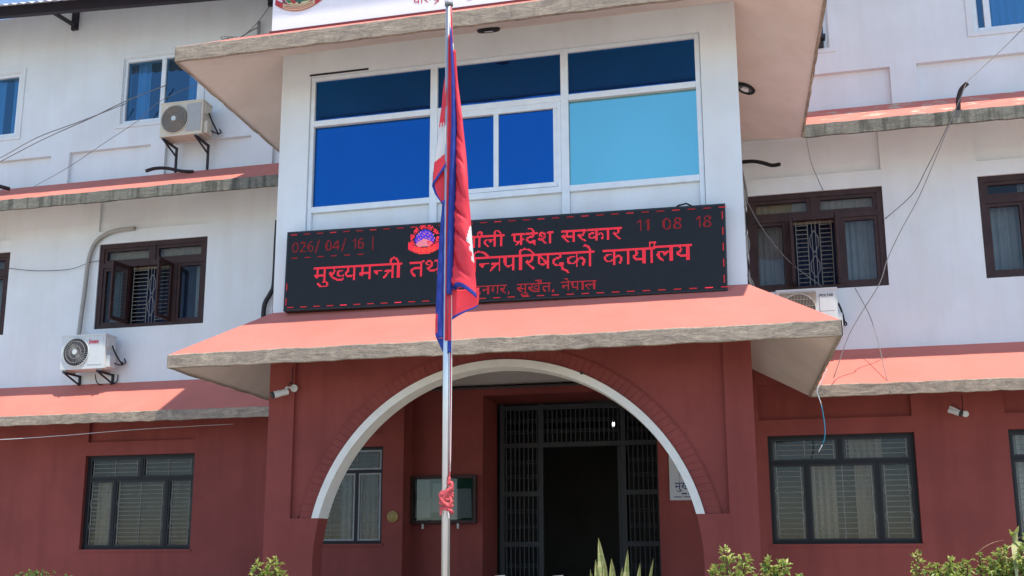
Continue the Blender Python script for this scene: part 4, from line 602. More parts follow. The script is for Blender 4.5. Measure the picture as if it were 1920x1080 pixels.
# ---------------------------------------------------------------- air conditioners
def text_mesh(body, size, mat, parent, loc):
    c = bpy.data.curves.new('logo', 'FONT'); c.body = body; c.size = size; c.extrude = .0015; c.offset = size * .025
    o = bpy.data.objects.new('logo', c); COL.objects.link(o); dg = bpy.context.evaluated_depsgraph_get(); me = bpy.data.meshes.new_from_object(o.evaluated_get(dg)); bpy.data.objects.remove(o)
    me.materials.clear(); me.materials.append(MATS[mat]); k = bpy.data.objects.new('logo', me); COL.objects.link(k); k.parent = parent; k.location = loc; k.rotation_euler = (R(90), 0, 0)
def ac(loc, w, h, style, label):
    t = tag(empty('air_conditioner', loc), label, 'air conditioner', 'outdoor air conditioner units'); d = .33
    body = {'red': 'ac_white', 'plain': 'ac_cream', 'dark': 'ac_white'}[style]
    q = MB(); q.box(0, w, 0, d, 0, h, body); q.box(-.012, w + .012, -.012, d + .01, h - .02, h + .012, body); q.box(.04, .12, .02, d - .02, -.03, 0, 'ac_grey'); q.box(w - .14, w - .06, .02, d - .02, -.03, 0, 'ac_grey')
    if style == 'plain': q.box(w * .62, w * .96, -.012, 0, h * .10, h * .92, 'ac_grey')
    if style == 'dark':
        q.box(w * .05, w * .66, -.008, 0, h * .05, h * .94, 'tan_grille'); q.box(w * .71, w * .955, -.012, 0, h * .44, h * .90, 'ac_white'); q.box(w * .71, w * .955, -.012, 0, h * .06, h * .42, 'ac_white')
    if style == 'red': q.box(w * .62, w * .95, -.006, 0, h * .12, h * .92, 'ac_white')
    q.box(w, w + .02, .05, .26, h * .62, h * .88, 'ac_white' if style != 'plain' else 'ac_cream'); q.box(w, w + .075, .06, .26, h * .05, h * .40, body)
    q.build('body', t, bevel=.012)
    fx, fz, fr_ = w * (.345 if style != 'dark' else .36), h * .5, h * (.42 if style != 'dark' else .40)
    q = MB(); q.disc((fx, -.006, fz), fr_, (0, 1, 0), 'fan_dark', 40, .012)
    for k in range(3):
        a = k * 2.094 + .5; q.face([(fx + .05 * math.cos(a), -.014, fz + .05 * math.sin(a)), (fx + fr_ * .88 * math.cos(a + .25), -.016, fz + fr_ * .88 * math.sin(a + .25)), (fx + fr_ * .9 * math.cos(a + .95), -.014, fz + fr_ * .9 * math.sin(a + .95)), (fx + .05 * math.cos(a + 1.6), -.013, fz + .05 * math.sin(a + 1.6))], 'fan_blade' if style == 'red' else 'fan_dark')
    q.build('fan', t)
    q = MB(); gm = {'red': 'grey_metal', 'plain': 'tan_grille', 'dark': 'tan_grille'}[style]
    q.ring((fx, -.012, fz), fr_, .012, (0, 1, 0), body, 40, 6)
    if style == 'red':
        for k in range(36): a = k * math.pi / 18; q.tube([(fx + .05 * math.cos(a), -.04, fz + .05 * math.sin(a)), (fx + fr_ * math.cos(a + .12), -.022, fz + fr_ * math.sin(a + .12))], .0034, gm, 4)
        for k in (.45, .75): q.ring((fx, -.034, fz), fr_ * k, .004, (0, 1, 0), gm, 32, 4)
    elif style == 'plain':
        for k in range(2, 10): q.ring((fx, -.032, fz), fr_ * k / 10, .0075, (0, 1, 0), gm if k % 3 else 'ac_grey', 36, 4)
        for k in range(4): a = k * math.pi / 2 + .7; q.tube([(fx, -.03, fz), (fx + fr_ * math.cos(a), -.02, fz + fr_ * math.sin(a))], .005, gm, 4)
    else:
        n = int(w * .6 / .022)
        for k in range(n): x = w * .055 + w * .6 * k / n; q.box(x, x + .006, -.03, -.022, h * .05, h * .94, gm)
        for k in range(6): q.box(w * .05, w * .66, -.034, -.028, h * (.08 + .165 * k), h * (.08 + .165 * k) + .006, gm)
    q.build('fan_guard', t)
    q = MB(); q.disc((fx, -.045, fz), .05 if style != 'dark' else .03, (0, 1, 0), 'ac_white', 20, .012); q.build('hub_cap', t)
    for x in (.08, w - .14):
        q = MB(); q.box(x, x + .04, -.03, .49, -.07, -.032, 'eave_steel'); q.box(x, x + .04, .45, .488, -.55 if style == 'plain' else -.26, -.07, 'eave_steel'); q.tube([(x + .02, .02, -.07), (x + .02, .46, -.22)], .02, 'eave_steel', 5)
        q.build('bracket', t)
    if style == 'red': text_mesh('Inex', h * .185, 'logo_red', t, (w * .63, -.009, h * .74))
    if style == 'dark': text_mesh('POLTAR', h * .085, 'logo_dark', t, (w * .715, -.015, h * .80))
    q = MB(); z0 = h * .35
    q.tube(smooth_path([(w + .03, .18, h * .70), (w + .08, .2, h * .5), (w + .12, .3, h * .3), (w + .12, .4, h * .2), (w + .06, .48, h * .3)]), .016, 'cable_black', 6); q.build('cable', t); q = MB()
    q.tube(smooth_path([(w + .06, .2, h * .2), (w + .14, .30, h * .16), (w + .17, .42, h * .25), (w + .1, .48, h * .4)]), .012, 'cable_black', 6); q.build('cable', t); q = MB()
    if style == 'red': q.tube(smooth_path([(w * .55, .35, -.04), (w * .56, .42, -.2), (w * .75, .44, -.26), (w * .98, .44, -.2), (w, .46, -.05)]), .011, 'cable_black', 6); q.build('cable', t)
    return t
ac((-12.50, -.49, 5.035), .95, .665, 'red', 'white air conditioner with red lettering above the left pink ledge')
ac((-10.67, -.51, 9.60), .92, .70, 'plain', 'cream air conditioner with ringed fan under the top floor window')
ac((.86, -.5, 5.09), .94, .67, 'dark', 'white air conditioner with dark lettering half hidden behind the lower canopy')

# ---------------------------------------------------------------- pipes, ducts and cables
def line_thing(name, pts, r, mat, label, cat, group=None, n=6, k=6):
    q = MB(); q.tube(smooth_path(pts, k), r, mat, n); return tag(q.build(name, smooth=True), label, cat, group)
line_thing('pipe', [(3.75, -.98, 8.36), (3.75, -1.02, 8.53), (3.77, -1.05, 8.63), (3.80, -1.10, 8.70), (3.87, -1.17, 8.75)], .037, 'conduit_black', 'short bent brown pipe standing up from the mossy right ledge', 'pipe', n=10)
line_thing('pipe', [(.33, -.08, 8.21), (.59, -.23, 8.15), (.76, -.37, 8.05), (.90, -.45, 7.96), (1.03, -.52, 7.94)], .033, 'cable_black', 'black pipe stub under the soffit right of the blue window', 'pipe', n=10)
line_thing('pipe', [(-10.77, -.72, 8.83), (-10.66, -.6, 8.92), (-10.5, -.45, 8.97), (-10.27, -.3, 8.95), (-10.1, -.15, 8.98)], .033, 'conduit_black', 'black pipe lying on the ledge below the cream air conditioner', 'pipe', n=10)
line_thing('pipe', [(-14.5, -.75, 8.87), (-14.3, -.6, 8.90), (-14.13, -.35, 8.90)], .04, 'conduit_black', 'black pipe stub on the ledge at the left edge of the photo', 'pipe', n=10)
line_thing('duct', [(-12.44, -.12, 5.66), (-12.43, -.1, 5.95), (-12.41, -.1, 6.3), (-12.39, -.09, 6.71), (-12.37, -.08, 7.25), (-12.3, -.07, 7.6), (-12.15, -.06, 7.8), (-11.85, -.05, 7.92), (-11.4, -.03, 7.95)], .042, 'duct_grey', 'grey insulated duct curving down the wall to the red lettered air conditioner', 'duct', n=8)
line_thing('pipe', [(-8.30, -.06, 7.85), (-8.30, -.08, 7.4), (-8.31, -.08, 6.6), (-8.37, -.09, 6.4), (-8.47, -.1, 6.2), (-8.49, -.1, 5.9)], .045, 'conduit_black', 'black waste pipe beside the left edge of the front block', 'pipe', n=8)
q = MB()
for dx, r, mt in ((0, .02, 'duct_grey'), (.035, .016, 'cable_grey'), (-.04, .02, 'cable_black')):
    q.tube(smooth_path([(.38 + dx, -.12, 8.05), (.42 + dx, -.13, 7.8), (.44 + dx, -.15, 7.5), (.42 - dx, -.18, 7.1), (.44 + dx, -.2, 6.7), (.42 - dx * .6, -.22, 6.3), (.46 + dx, -.26, 6.0), (.53 + dx * 1.5, -.3, 5.75)]), r, mt, 6)
tag(q.build('cable_bundle', smooth=True), 'bundle of grey and black cables running down beside the right pilaster', 'cable')
line_thing('cable', [(-13.9, -1.5, 8.78), (-13.58, -1.3, 9.05), (-12.91, -1.0, 9.57), (-12.1, -.7, 10.07), (-11.56, -.4, 10.51), (-10.86, -.03, 10.98)], .010, 'cable_grey', 'thick grey cable rising to the middle of the top left window', 'cable', 'cables strung over the facade')
line_thing('cable', [(-13.9, -1.4, 8.98), (-13.67, -1.2, 9.18), (-13.17, -.84, 9.71), (-12.51, -.48, 10.14), (-11.78, -.06, 10.65)], .009, 'cable_grey', 'upper of the two cables rising together at the far left', 'cable', 'cables strung over the facade')
line_thing('cable', [(-13.22, -.8, 8.68), (-12.51, -.68, 9.1), (-11.8, -.56, 9.61), (-11.2, -.44, 10.05), (-10.83, -.32, 10.47), (-10.16, -.05, 10.91)], .006, 'cable_grey', 'thin cable passing in front of the recessed panels to the window', 'cable', 'cables strung over the facade')
line_thing('cable', [(4.93, -.6, 9.87), (4.54, -.75, 9.47), (4.16, -.9, 9.1), (3.87, -1.17, 8.77), (3.73, -1.15, 8.47), (3.49, -.86, 7.99), (3.29, -.6, 7.62), (3.1, -.3, 7.31), (2.7, -.02, 7.02)], .0075, 'cable_grey', 'cable coming from the top right past the bent pipe to the right window', 'cable', 'cables strung over the facade')
line_thing('cable', [(3.74, -1.12, 8.5), (3.64, -1.10, 8.27), (3.26, -1.04, 7.43), (3.04, -.99, 6.97), (2.77, -.97, 6.51), (2.54, -.96, 6.06), (2.4, -.95, 5.68), (2.14, -.94, 5.28), (1.88, -.96, 4.85), (1.62, -1.0, 4.2)], .0075, 'cable_grey', 'long cable hanging from the bent pipe down to the lower canopy corner', 'cable', 'cables strung over the facade')
line_thing('cable', [(1.42, -1.08, 8.19), (1.5, -.73, 7.88), (1.63, -.39, 7.68), (1.75, -.02, 7.58)], .006, 'cable_grey', 'short thin cable dropping from the upper canopy corner to the window head', 'cable', 'cables strung over the facade')
line_thing('cable', [(2.15, -.02, 5.86), (2.29, -.28, 5.38), (2.35, -.45, 5.03), (2.38, -.66, 4.64), (2.40, -.85, 4.27), (2.44, -1.0, 3.93)], .006, 'cable_grey', 'cable from the window foot crossing the right pink ledge', 'cable', 'cables strung over the facade')
line_thing('cable', [(.46, -.3, 7.44), (.71, -.24, 6.92), (1.11, -.18, 6.35), (1.61, -.12, 5.9)], .007, 'cable_grey', 'cable slanting across the open window next to the cable bundle', 'cable', 'cables strung over the facade')
line_thing('cable', [(-14.8, -1.3, 3.62), (-13.26, -1.0, 3.66), (-12.08, -.77, 3.73), (-10.69, -.53, 3.83), (-9.0, -.1, 3.93)], .0055, 'wire_white', 'thin pale wire stretched below the left red ledge', 'cable', 'cables strung over the facade')
line_thing('cable', [(-14.27, -.01, 7.32), (-14.16, -.05, 7.3), (-13.55, -.06, 7.21), (-12.8, -.06, 7.19), (-12.35, -.1, 7.28), (-12.15, -.01, 7.34)], .006, 'cable_black', 'thin wire sagging between the two left windows on the white wall', 'cable', 'cables strung over the facade')
q = MB(); P = smooth_path([(1.52, -1.02, 4.34), (1.44, -1.02, 4.16), (1.36, -1.03, 4.0), (1.41, -1.02, 3.78), (1.44, -1.02, 3.45), (1.42, -1.01, 3.24), (1.33, -1.0, 3.06)]); k = len(P) // 2
q.tube(P[:k + 1], .008, 'wire_white', 5); q.tube(P[k:-4], .009, 'wire_blue', 5); q.tube(P[-5:], .007, 'wire_white', 5)
tag(q.build('cable', smooth=True), 'loose white and blue cable end dangling below the canopy corner', 'cable', 'cables strung over the facade')
t = tag(empty('cable_pole', (-8.86, -.1, 11.45)), 'short grey stub pole with cables on the top floor wall left of the sign', 'pole')
q = MB(); q.tube([(0, 0, 0), (0, 0, .62)], .035, 'grey_metal', 8); q.build('pole', t)
q = MB(); q.tube(smooth_path([(-.5, -.2, .08), (-.2, -.1, .34), (-.02, 0, .5)]), .012, 'cable_grey', 5); q.tube(smooth_path([(-.4, -.2, .1), (-.02, -.1, .5), (.22, 0, .95)]), .008, 'cable_grey', 5)
for k in range(4): q.tube(smooth_path([(-.42, -.15, .05), (-.55 - .06 * k, -.18, .12 + .05 * k), (-.62 + .09 * k, -.2, .22)]), .006, 'cable_black', 4)
q.build('cable', t)
tag((lambda q: (q.box(1.80, 1.90, -.10, .0, 10.20, 10.30, 'conduit_black'), q.box(1.84, 1.93, -.16, -.02, 10.33, 10.40, 'conduit_black'), q.tube([(1.86, -.06, 10.28), (1.86, -.06, 10.9)], .018, 'cable_black', 6), q.build('wall_bracket'))[-1])(MB()), 'small black bracket on the wall right of the upper canopy', 'bracket')

# ---------------------------------------------------------------- cameras, lights, boards on the walls
def cctv(loc, d, mount, label, L=.20, rr=.042):
    t = tag(empty('security_camera', loc), label, 'security camera', 'security cameras'); d = Vector(d).normalized()
    q = MB(); q.tube([(0, 0, 0), d * L * .55, d * L * .58, d * L], [rr, rr, rr * 1.1, rr * 1.1], 'ac_white', 14); q.box(-.05, .05, -.0, .0, 0, 0, 'ac_white') if False else None; q.build('body', t)
    q = MB(); q.tube([d * L * .99, d * (L + .03)], [rr * 1.11, rr * 1.14], 'fan_dark', 14); q.build('lens', t)
    mv = Vector(mount) - Vector(loc); q = MB(); q.tube([d * .04, d * .02 + Vector((0, 0, .06)), mv * .6 + Vector((0, 0, .03)), mv], .016, 'ac_white', 7); q.disc(mv, .05, (0, 1, 0), 'ac_white', 12, .03); q.tube(smooth_path([d * .01, Vector((0, .0, .12)) + mv * .3, mv + Vector((-.04, 0, .06)), mv + Vector((-.03, 0, .3))]), .006, 'cable_black', 4); q.build('bracket', t)
cctv((-5.74, YB - .12, 3.70), (-.78, -.72, -.34), (-5.70, YB - .01, 3.76), 'white bullet camera on the left arch pier under the canopy')
cctv((3.40, -.22, 3.74), (.85, -.6, -.42), (3.68, -.01, 3.70), 'white bullet camera on the red wall at the right', .18, .04)
def spot(loc, ax, label):
    t = tag(empty('ceiling_light', loc), label, 'ceiling light', 'round lights in the upper soffit'); a = Vector(ax).normalized()
    q = MB(); q.ring((0, 0, 0), .13, .028, a, 'black_steel', 28, 8); q.build('rim', t)
    q = MB(); q.disc(a * -.01, .115, a, 'black_steel', 24, .02); q.disc(a * .012, .062, a, 'sign_white', 20, .02); q.ring(a * .005, .092, .008, a, 'chrome_pole', 20, 6); q.build('lamp', t)
spot((-2.92, -4.83, 8.485), (0, .5, -1.06), 'round black ceiling light in the soffit above the blue window')
spot((.475, -2.15, 8.565), (-.5, 0, -1.06), 'round black ceiling light in the soffit right of the front block')
t = tag(empty('notice_board', (-5.69, .44, 2.07)), 'framed notice board with pinned papers on the red porch wall', 'notice board')
q = MB(); w_, h_ = 1.24, .86
for a, b, c, d in ((0, .06, 0, h_), (w_ - .06, w_, 0, h_), (.06, w_ - .06, 0, .06), (.06, w_ - .06, h_ - .06, h_)): q.box(a, b, -.06, .055, c, d, 'brown_wood')
q.build('frame', t, bevel=.006)
q = MB(); q.box(.05, w_ - .05, 0, .05, .05, h_ - .05, 'green_cloth'); q.build('backing', t)
for (x, z, pw_, ph, a) in ((.09, .10, .30, .36, .02), (.10, .42, .28, .36, -.06), (.40, .20, .24, .52, .03), (.62, .08, .34, .30, .01), (.64, .42, .22, .32, -.02), (.82, .10, .34, .52, -.05)):
    q = MB(); n = 6
    for i in range(n):
        za, zb = ph * i / n, ph * (i + 1) / n; cu_ = lambda s: -.004 - .02 * (1 - s / ph) ** 2
        q.face([(x + za * a, cu_(za), z + za), (x + pw_ + za * a, cu_(za) - .004, z + za), (x + pw_ + zb * a, cu_(zb) - .004, z + zb), (x + zb * a, cu_(zb), z + zb)], 'paper' if x in (.09, .62, .88) else 'paper_dark')
    q.build('paper', t)
q = MB(); q.box(.055, w_ - .055, -.045, -.041, .055, h_ - .055, 'window_glass'); q.build('glass', t)
for x in (.24, .90): q = MB(); q.tube([(x, -.03, -.09), (x, -.03, 0)], .02, 'ac_white', 8); q.build('hook', t)
t = MB(); t.disc((-5.87, -.012, 2.19), .10, (0, 1, 0), 'brass', 32, .025); t.ring((-5.87, -.026, 2.19), .085, .008, (0, 1, 0), 'brass', 30, 6); t.ring((-5.87, -.026, 2.19), .05, .006, (0, 1, 0), 'brass', 24, 6)
for k in range(6): a = k * math.pi / 3; t.tube([(-5.87, -.026, 2.19), (-5.87 + .05 * math.cos(a), -.026, 2.19 + .05 * math.sin(a))], .006, 'brass', 4)
tag(t.build('plaque', smooth=True), 'round brass plaque on the porch wall between window and notice board', 'plaque')
t = tag(empty('wall_notice', (-1.03, .49, 2.43)), 'white printed notice on the wall right of the doorway', 'notice')
q = MB(); q.box(0, .82, -.02, .006, 0, .95, 'paper'); q.build('panel', t)
q = MB(); bits(q, 'mm', .09, .185, -.023, 'ink_blue')
for x0, x1, z in ((.2, .29, .10), (.31, .38, .10), (.07, .2, .045), (.23, .46, .045), (.5, .7, .045)): q.box(x0, x1, -.024, -.021, z, z + .022, 'ink_blue' if z > .08 else 'ink_grey')
q.box(.17, .175, -.024, -.021, .30, .85, 'ink_grey'); q.box(.2, .62, -.024, -.021, .42, .62, 'ink_grey'); q.build('lettering', t)
t = tag(empty('hanging_bulb', (-2.27, 3.0, 4.10)), 'small glowing bulb hanging in the dark hall behind the doorway', 'lamp')
q = MB(); q.tube([(0, 0, -.05), (0, 0, -.035), (0, 0, 0), (0, 0, .035), (0, 0, .05)], [.007, .017, .021, .016, .007], 'bulb_glow', 12); q.build('bulb', t)
q = MB(); q.tube([(0, 0, .05), (0, 0, .10)], .02, 'ac_white', 8); q.tube([(0, 0, .1), (0, 0, .39)], .005, 'cable_black', 5); q.build('cord', t)

# ---------------------------------------------------------------- flagpole and flag
FX, FY = -2.53, -8.0
t = tag(empty('flagpole', (FX, FY, 0)), 'tall polished steel flagpole in front of the entrance', 'flagpole')
q = MB(); q.tube([(.014, 0, 0), (.006, 0, 3.3), (-.004, 0, 6.93)], [.040, .037, .032], 'chrome_pole', 24); q.tube([(-.004, 0, 6.93), (-.004, 0, 6.965)], .042, 'grey_metal', 16); q.build('pole', t, smooth=False)
for p in t.children[0].data.polygons: p.use_smooth = len(p.vertices) == 4
q = MB(); q.box(-.3, .3, -.3, .3, 0, .3, 'concrete'); q.build('base', t)
q = MB()
q.tube(smooth_path([(.046, -.03, 2.2), (.056, -.03, 2.6), (.052, -.03, 3.4), (.045, -.035, 4.5), (.05, -.03, 5.6), (.045, -.02, 6.4), (.02, -.02, 6.9)]), .0085, 'rope_red', 6); q.tube(smooth_path([(.06, -.045, 2.3), (.064, -.04, 3.3), (.056, -.045, 4.5), (.06, -.04, 5.7), (.05, -.03, 6.5)]), .005, 'rope_white', 5)
for i in range(7): z = 1.955 + .029 * i; q.ring((.012 + rnd.uniform(-.004, .006), -.004, z), .048 + rnd.uniform(-.003, .005), .0175 + rnd.uniform(-.002, .003), (rnd.uniform(-.35, .35), rnd.uniform(-.3, .3), 1), 'rope_red', 22, 7)
q.tube(smooth_path([(.0, -.055, 2.04), (.04, -.062, 2.12), (.075, -.05, 2.155), (.068, -.05, 2.205), (.045, -.05, 2.185), (.055, -.045, 2.25)]), [.02] * 18 + [.014] * 12 + [.01], 'rope_red', 7); q.tube(smooth_path([(-.035, -.04, 2.09), (.0, -.065, 2.03), (.05, -.055, 1.985)]), .016, 'rope_red', 7); q.tube(smooth_path([(.05, -.04, 2.08), (.07, -.045, 2.03), (.045, -.05, 1.98)]), .015, 'rope_red', 7)
q.tube(smooth_path([(.04, -.05, 1.97), (.048, -.05, 1.92), (.05, -.045, 1.88)]), .007, 'rope_white', 5); q.tube(smooth_path([(-.02, -.05, 1.97), (-.026, -.052, 1.91)]), .011, 'rope_red', 5)
q.build('rope', t, smooth=True)

Zp = [(80, 6.532), (120, 6.305), (150, 6.136), (190, 5.911), (235, 5.662), (295, 5.332), (320, 5.196), (345, 5.061), (378, 4.883), (440, 4.553), (500, 4.237), (545, 4.003), (575, 3.848), (608, 3.678), (630, 3.566), (665, 3.39)]
def zpx(y):
    if y < 80: return 6.532 + (80 - y) * .00573
    for (a, b), (c, d) in zip(Zp, Zp[1:]):
        if y <= c: return b + (d - b) * (y - a) / (c - a)
    return Zp[-1][1]
def xpx(x): return (x - 840) * .00545
def lerp(tab, y):
    if y <= tab[0][0]: return tab[0][1]
    for (a, b), (c, d) in zip(tab, tab[1:]):
        if y <= c: return b + (d - b) * (y - a) / (c - a)
    return tab[-1][1]
fl = MB()
def sheet(y0, y1, L, Rr, prof, matf, nu=10, nv=60, wob=0.0, ph=0.0, bot=None):
    """cloth between the left and right edge tables (in units of the drop), bulging towards -y by prof(u, y)"""
    pts = []
    for j in range(nv + 1):
        s_ = j / nv; row = []
        for i in range(nu + 1):
            u = i / nu; yb = y1 + (bot(u) if bot else 0); y = y0 + (yb - y0) * s_
            x = lerp(L, y) + (lerp(Rr, y) - lerp(L, y)) * u
            row.append(((xpx(x)), -prof(u, y) - wob * math.sin(3.1 * (y / 18 + u * 5.0) + ph) * (.3 + u) * min(1, s_ * 3), zpx(y), u, y))
        pts.append(row)
    for j in range(nv):
        for i in range(nu):
            a, b, c, d = pts[j][i], pts[j][i + 1], pts[j + 1][i + 1], pts[j + 1][i]
            fl.face([p[:3] for p in (a, b, c, d)], matf((a[3] + b[3]) / 2, (a[4] + c[4]) / 2, s_=(j + .5) / nv))
RED, BLU, WHT = 'flag_red', 'flag_blue', 'flag_white'
Cl = [(100, 850), (240, 858), (350, 857), (440, 855), (545, 850), (570, 849)]
Cr = [(100, 855), (160, 860), (235, 871), (295, 878), (350, 884), (440, 890), (500, 896), (545, 899), (575, 900)]
def star(u, y): return 436 < y < 504 and u > (.84 if 452 < y < 470 else .93 if 444 < y < 486 else .965) - .06 * abs(math.sin((y - 437) / 5.6))
# right hand fall, with diagonal creases, and its blue hem along the foot
def cprof(u, y):
    k = min(1, max(0, (y - 120) / 250)); cr = -.085 * max(0, math.cos(y * .13 - u * 6.5 + .9 * math.sin(y * .045))) ** 5 * k * min(1, u * 5) * max(0, 1 - 1.15 * u) * (1 if y > 230 else .3) + .012 * math.sin(y * .05 - u * 4) * k; cr2 = math.sin(y * .31 - u * 7 + 1.0) * .012 * k * max(0, .8 - u)
    return .045 + .13 * k * math.sin(u * 2.2) + cr + cr2
sheet(100, 546, Cl, Cr, cprof, lambda u, y, s_: BLU if s_ > .978 else (WHT if star(u, y) else RED), 22, 110, bot=lambda u: 3 - 9 * math.sin(u * 2.4) * (1 - u) + 21 * u ** 2.2)
# inside of the fold seen below the hem
sheet(546, 606, [(540, 850), (610, 848)], [(540, 899), (566, 899), (580, 897), (608, 850)], lambda u, y: .035 - .02 * math.sin(u * 3), lambda u, y, s_: 'flag_blue' if s_ > .86 else RED, 12, 20, bot=lambda u: 2 - 26 * u)
# blue hem running down beside the pole
sheet(30, 82, [(30, 845), (82, 845)], [(30, 846), (82, 849)], lambda u, y: .04, lambda u, y, s_: RED, 3, 12)
sheet(60, 556, [(60, 846.5), (78, 846), (150, 849), (240, 849), (350, 846), (440, 844), (556, 843)], [(60, 847.5), (78, 849), (150, 854), (240, 859), (350, 858), (440, 856), (556, 852)], lambda u, y: .06 + .022 * math.sin(u * 3.14) + .003 * math.sin(y * .2), lambda u, y, s_: BLU, 8, 60)
# dark red strip between pole and hem
sheet(70, 640, [(70, 841), (640, 839)], [(70, 846), (240, 850), (440, 846), (640, 850)], lambda u, y: .035 + .01 * math.sin(u * 9), lambda u, y, s_: RED, 6, 40)
# tail hanging below
sheet(556, 664, [(556, 846), (664, 845)], [(556, 851), (610, 850), (640, 851), (664, 852)], lambda u, y: .045 + .012 * math.sin(u * 4), lambda u, y, s_: BLU if s_ > .80 else RED, 6, 24)
# left hand fall with the lower part of the white moon
Al = [(140, 833), (175, 828), (230, 823), (260, 819), (295, 815), (320, 812), (345, 810)]
sheet(140, 322, Al, [(140, 838), (345, 838)], lambda u, y: .03 - .05 * (1 - u) + .008 * math.sin(y * .09 + u * 4), lambda u, y, s_: WHT if (233 + 5 * math.sin(u * 19) < y < 293 + 8 * (1 - u) - 6 * u) else (BLU if s_ > .955 else RED), 12, 70, bot=lambda u: 24 * (1 - u) - 8 * u)
sheet(318, 382, [(318, 811), (345, 810), (360, 815), (385, 832)], [(318, 838), (385, 838)], lambda u, y: -.03 + .01 * u, lambda u, y, s_: BLU if s_ > .90 or u < .16 else RED, 12, 24)
# narrow blue fall below it
sheet(376, 634, [(376, 831), (440, 826), (500, 823), (560, 821), (625, 820), (640, 824)], [(376, 840), (640, 839)], lambda u, y: .0 + .02 * math.sin(u * 3.0) + .004 * math.sin(y * .17), lambda u, y, s_: RED if (u < .22 and y > 590 and y < 622) else BLU, 8, 50)
sheet(634, 664, [(634, 823), (664, 836)], [(634, 839), (664, 839)], lambda u, y: .01, lambda u, y, s_: BLU, 5, 8)
fo = fl.build('flag', smooth=True); bm = bmesh.new(); bm.from_mesh(fo.data); bmesh.ops.remove_doubles(bm, verts=bm.verts, dist=2e-4); bm.to_mesh(fo.data); bm.free()
fo.location = (FX, FY, 0); fo.modifiers.new('solid', 'SOLIDIFY').thickness = .003
tag(fo, 'crimson flag with blue border drooping at half mast on the pole', 'flag')

# ---------------------------------------------------------------- plants
def leaf(mb, p, d, nrm, L, wd, mat, fold=.25):
    d = d.normalized(); s = d.cross(nrm).normalized(); u = s.cross(d).normalized()
    b, tp = p, p + d * L - u * L * .12; l1, r1 = p + d * L * .45 + s * wd / 2 + u * wd * fold, p + d * L * .45 - s * wd / 2 + u * wd * fold
    i = len(mb.v); mb.v += [tuple(q) for q in (b, r1, tp, l1)]; k = mb.slot(mat); mb.f += [(i, i + 1, i + 2, i + 3)]; mb.mi += [k]
def rv(r): return Vector((r.uniform(-1, 1), r.uniform(-1, 1), r.uniform(-1, 1)))
def shrub(loc, stems, label, mats=('leaf_bright', 'leaf_green'), L=.055, dens=64, seed=1, group='shrubs in the garden bed'):
    r = random.Random(seed); t = tag(empty('shrub', loc), label, 'shrub', group); st = MB(); lf = MB()
    for (x, y, h, lean) in stems:
        tops = []
        P = smooth_path([(x * .35, y * .35, 0), (x * .7, y * .7, h * .4), (x, y, h * .72), (x + lean, y, h)], 5); st.tube(P, [.014 - .010 * i / len(P) for i in range(len(P))], 'stem', 5)
        for i in range(int(dens * h)):
            k = r.uniform(.30, 1.0) ** .7; p = P[min(len(P) - 1, int(k * (len(P) - 1)))]; o = rv(r); o.z *= .6; o = o.normalized() * r.uniform(.02, .11) * (1.25 - .75 * k)
            if i % 3 == 0: st.tube([p, p + o], .003, 'stem', 3, cap=False)
            q = p + o
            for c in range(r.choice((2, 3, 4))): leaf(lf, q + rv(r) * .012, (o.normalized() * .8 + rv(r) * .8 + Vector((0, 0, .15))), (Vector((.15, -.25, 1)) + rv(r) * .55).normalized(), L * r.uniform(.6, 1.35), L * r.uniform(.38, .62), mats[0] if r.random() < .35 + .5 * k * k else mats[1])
        for c in range(9): leaf(lf, P[-1] + rv(r) * .01, rv(r) + Vector((0, 0, .8)), (Vector((0, 0, 1)) + rv(r) * .5).normalized(), L * r.uniform(.7, 1.1), L * .5, mats[0])
    st.build('stem', t); lf.build('foliage', t)
def many(n, x0, x1, h0, h1, seed):
    r = random.Random(seed); return [(r.uniform(x0, x1), r.uniform(-.22, .22), r.uniform(h0, h1), r.uniform(-.07, .07)) for _ in range(n)]
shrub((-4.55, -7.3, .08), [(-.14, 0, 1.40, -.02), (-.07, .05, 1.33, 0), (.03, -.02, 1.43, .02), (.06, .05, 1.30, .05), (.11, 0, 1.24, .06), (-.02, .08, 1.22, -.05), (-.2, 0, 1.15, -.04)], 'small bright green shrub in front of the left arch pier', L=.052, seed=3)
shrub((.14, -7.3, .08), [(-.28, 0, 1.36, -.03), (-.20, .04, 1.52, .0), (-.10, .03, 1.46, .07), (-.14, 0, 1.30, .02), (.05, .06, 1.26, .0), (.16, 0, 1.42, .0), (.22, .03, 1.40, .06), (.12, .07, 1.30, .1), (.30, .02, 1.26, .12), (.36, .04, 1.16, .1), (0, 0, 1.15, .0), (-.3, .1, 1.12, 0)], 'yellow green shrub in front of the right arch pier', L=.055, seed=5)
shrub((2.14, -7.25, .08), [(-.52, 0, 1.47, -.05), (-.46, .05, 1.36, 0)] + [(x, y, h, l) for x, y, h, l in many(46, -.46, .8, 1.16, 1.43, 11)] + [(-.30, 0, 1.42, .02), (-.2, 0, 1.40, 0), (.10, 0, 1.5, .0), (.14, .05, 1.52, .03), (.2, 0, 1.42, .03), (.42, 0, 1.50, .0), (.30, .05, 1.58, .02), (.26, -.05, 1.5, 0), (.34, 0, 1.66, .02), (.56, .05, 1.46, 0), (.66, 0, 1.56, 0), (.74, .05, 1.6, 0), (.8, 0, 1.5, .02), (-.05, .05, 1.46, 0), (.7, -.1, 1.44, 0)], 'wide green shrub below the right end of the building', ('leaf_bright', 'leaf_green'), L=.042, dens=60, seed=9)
shrub((-7.15, -7.2, .08), [(x, y, h, l) for x, y, h, l in many(16, -.26, .16, 1.20, 1.31, 21)], 'low clipped shrub at the lower left corner', ('leaf_green', 'leaf_dark'), L=.03, dens=60, seed=13)
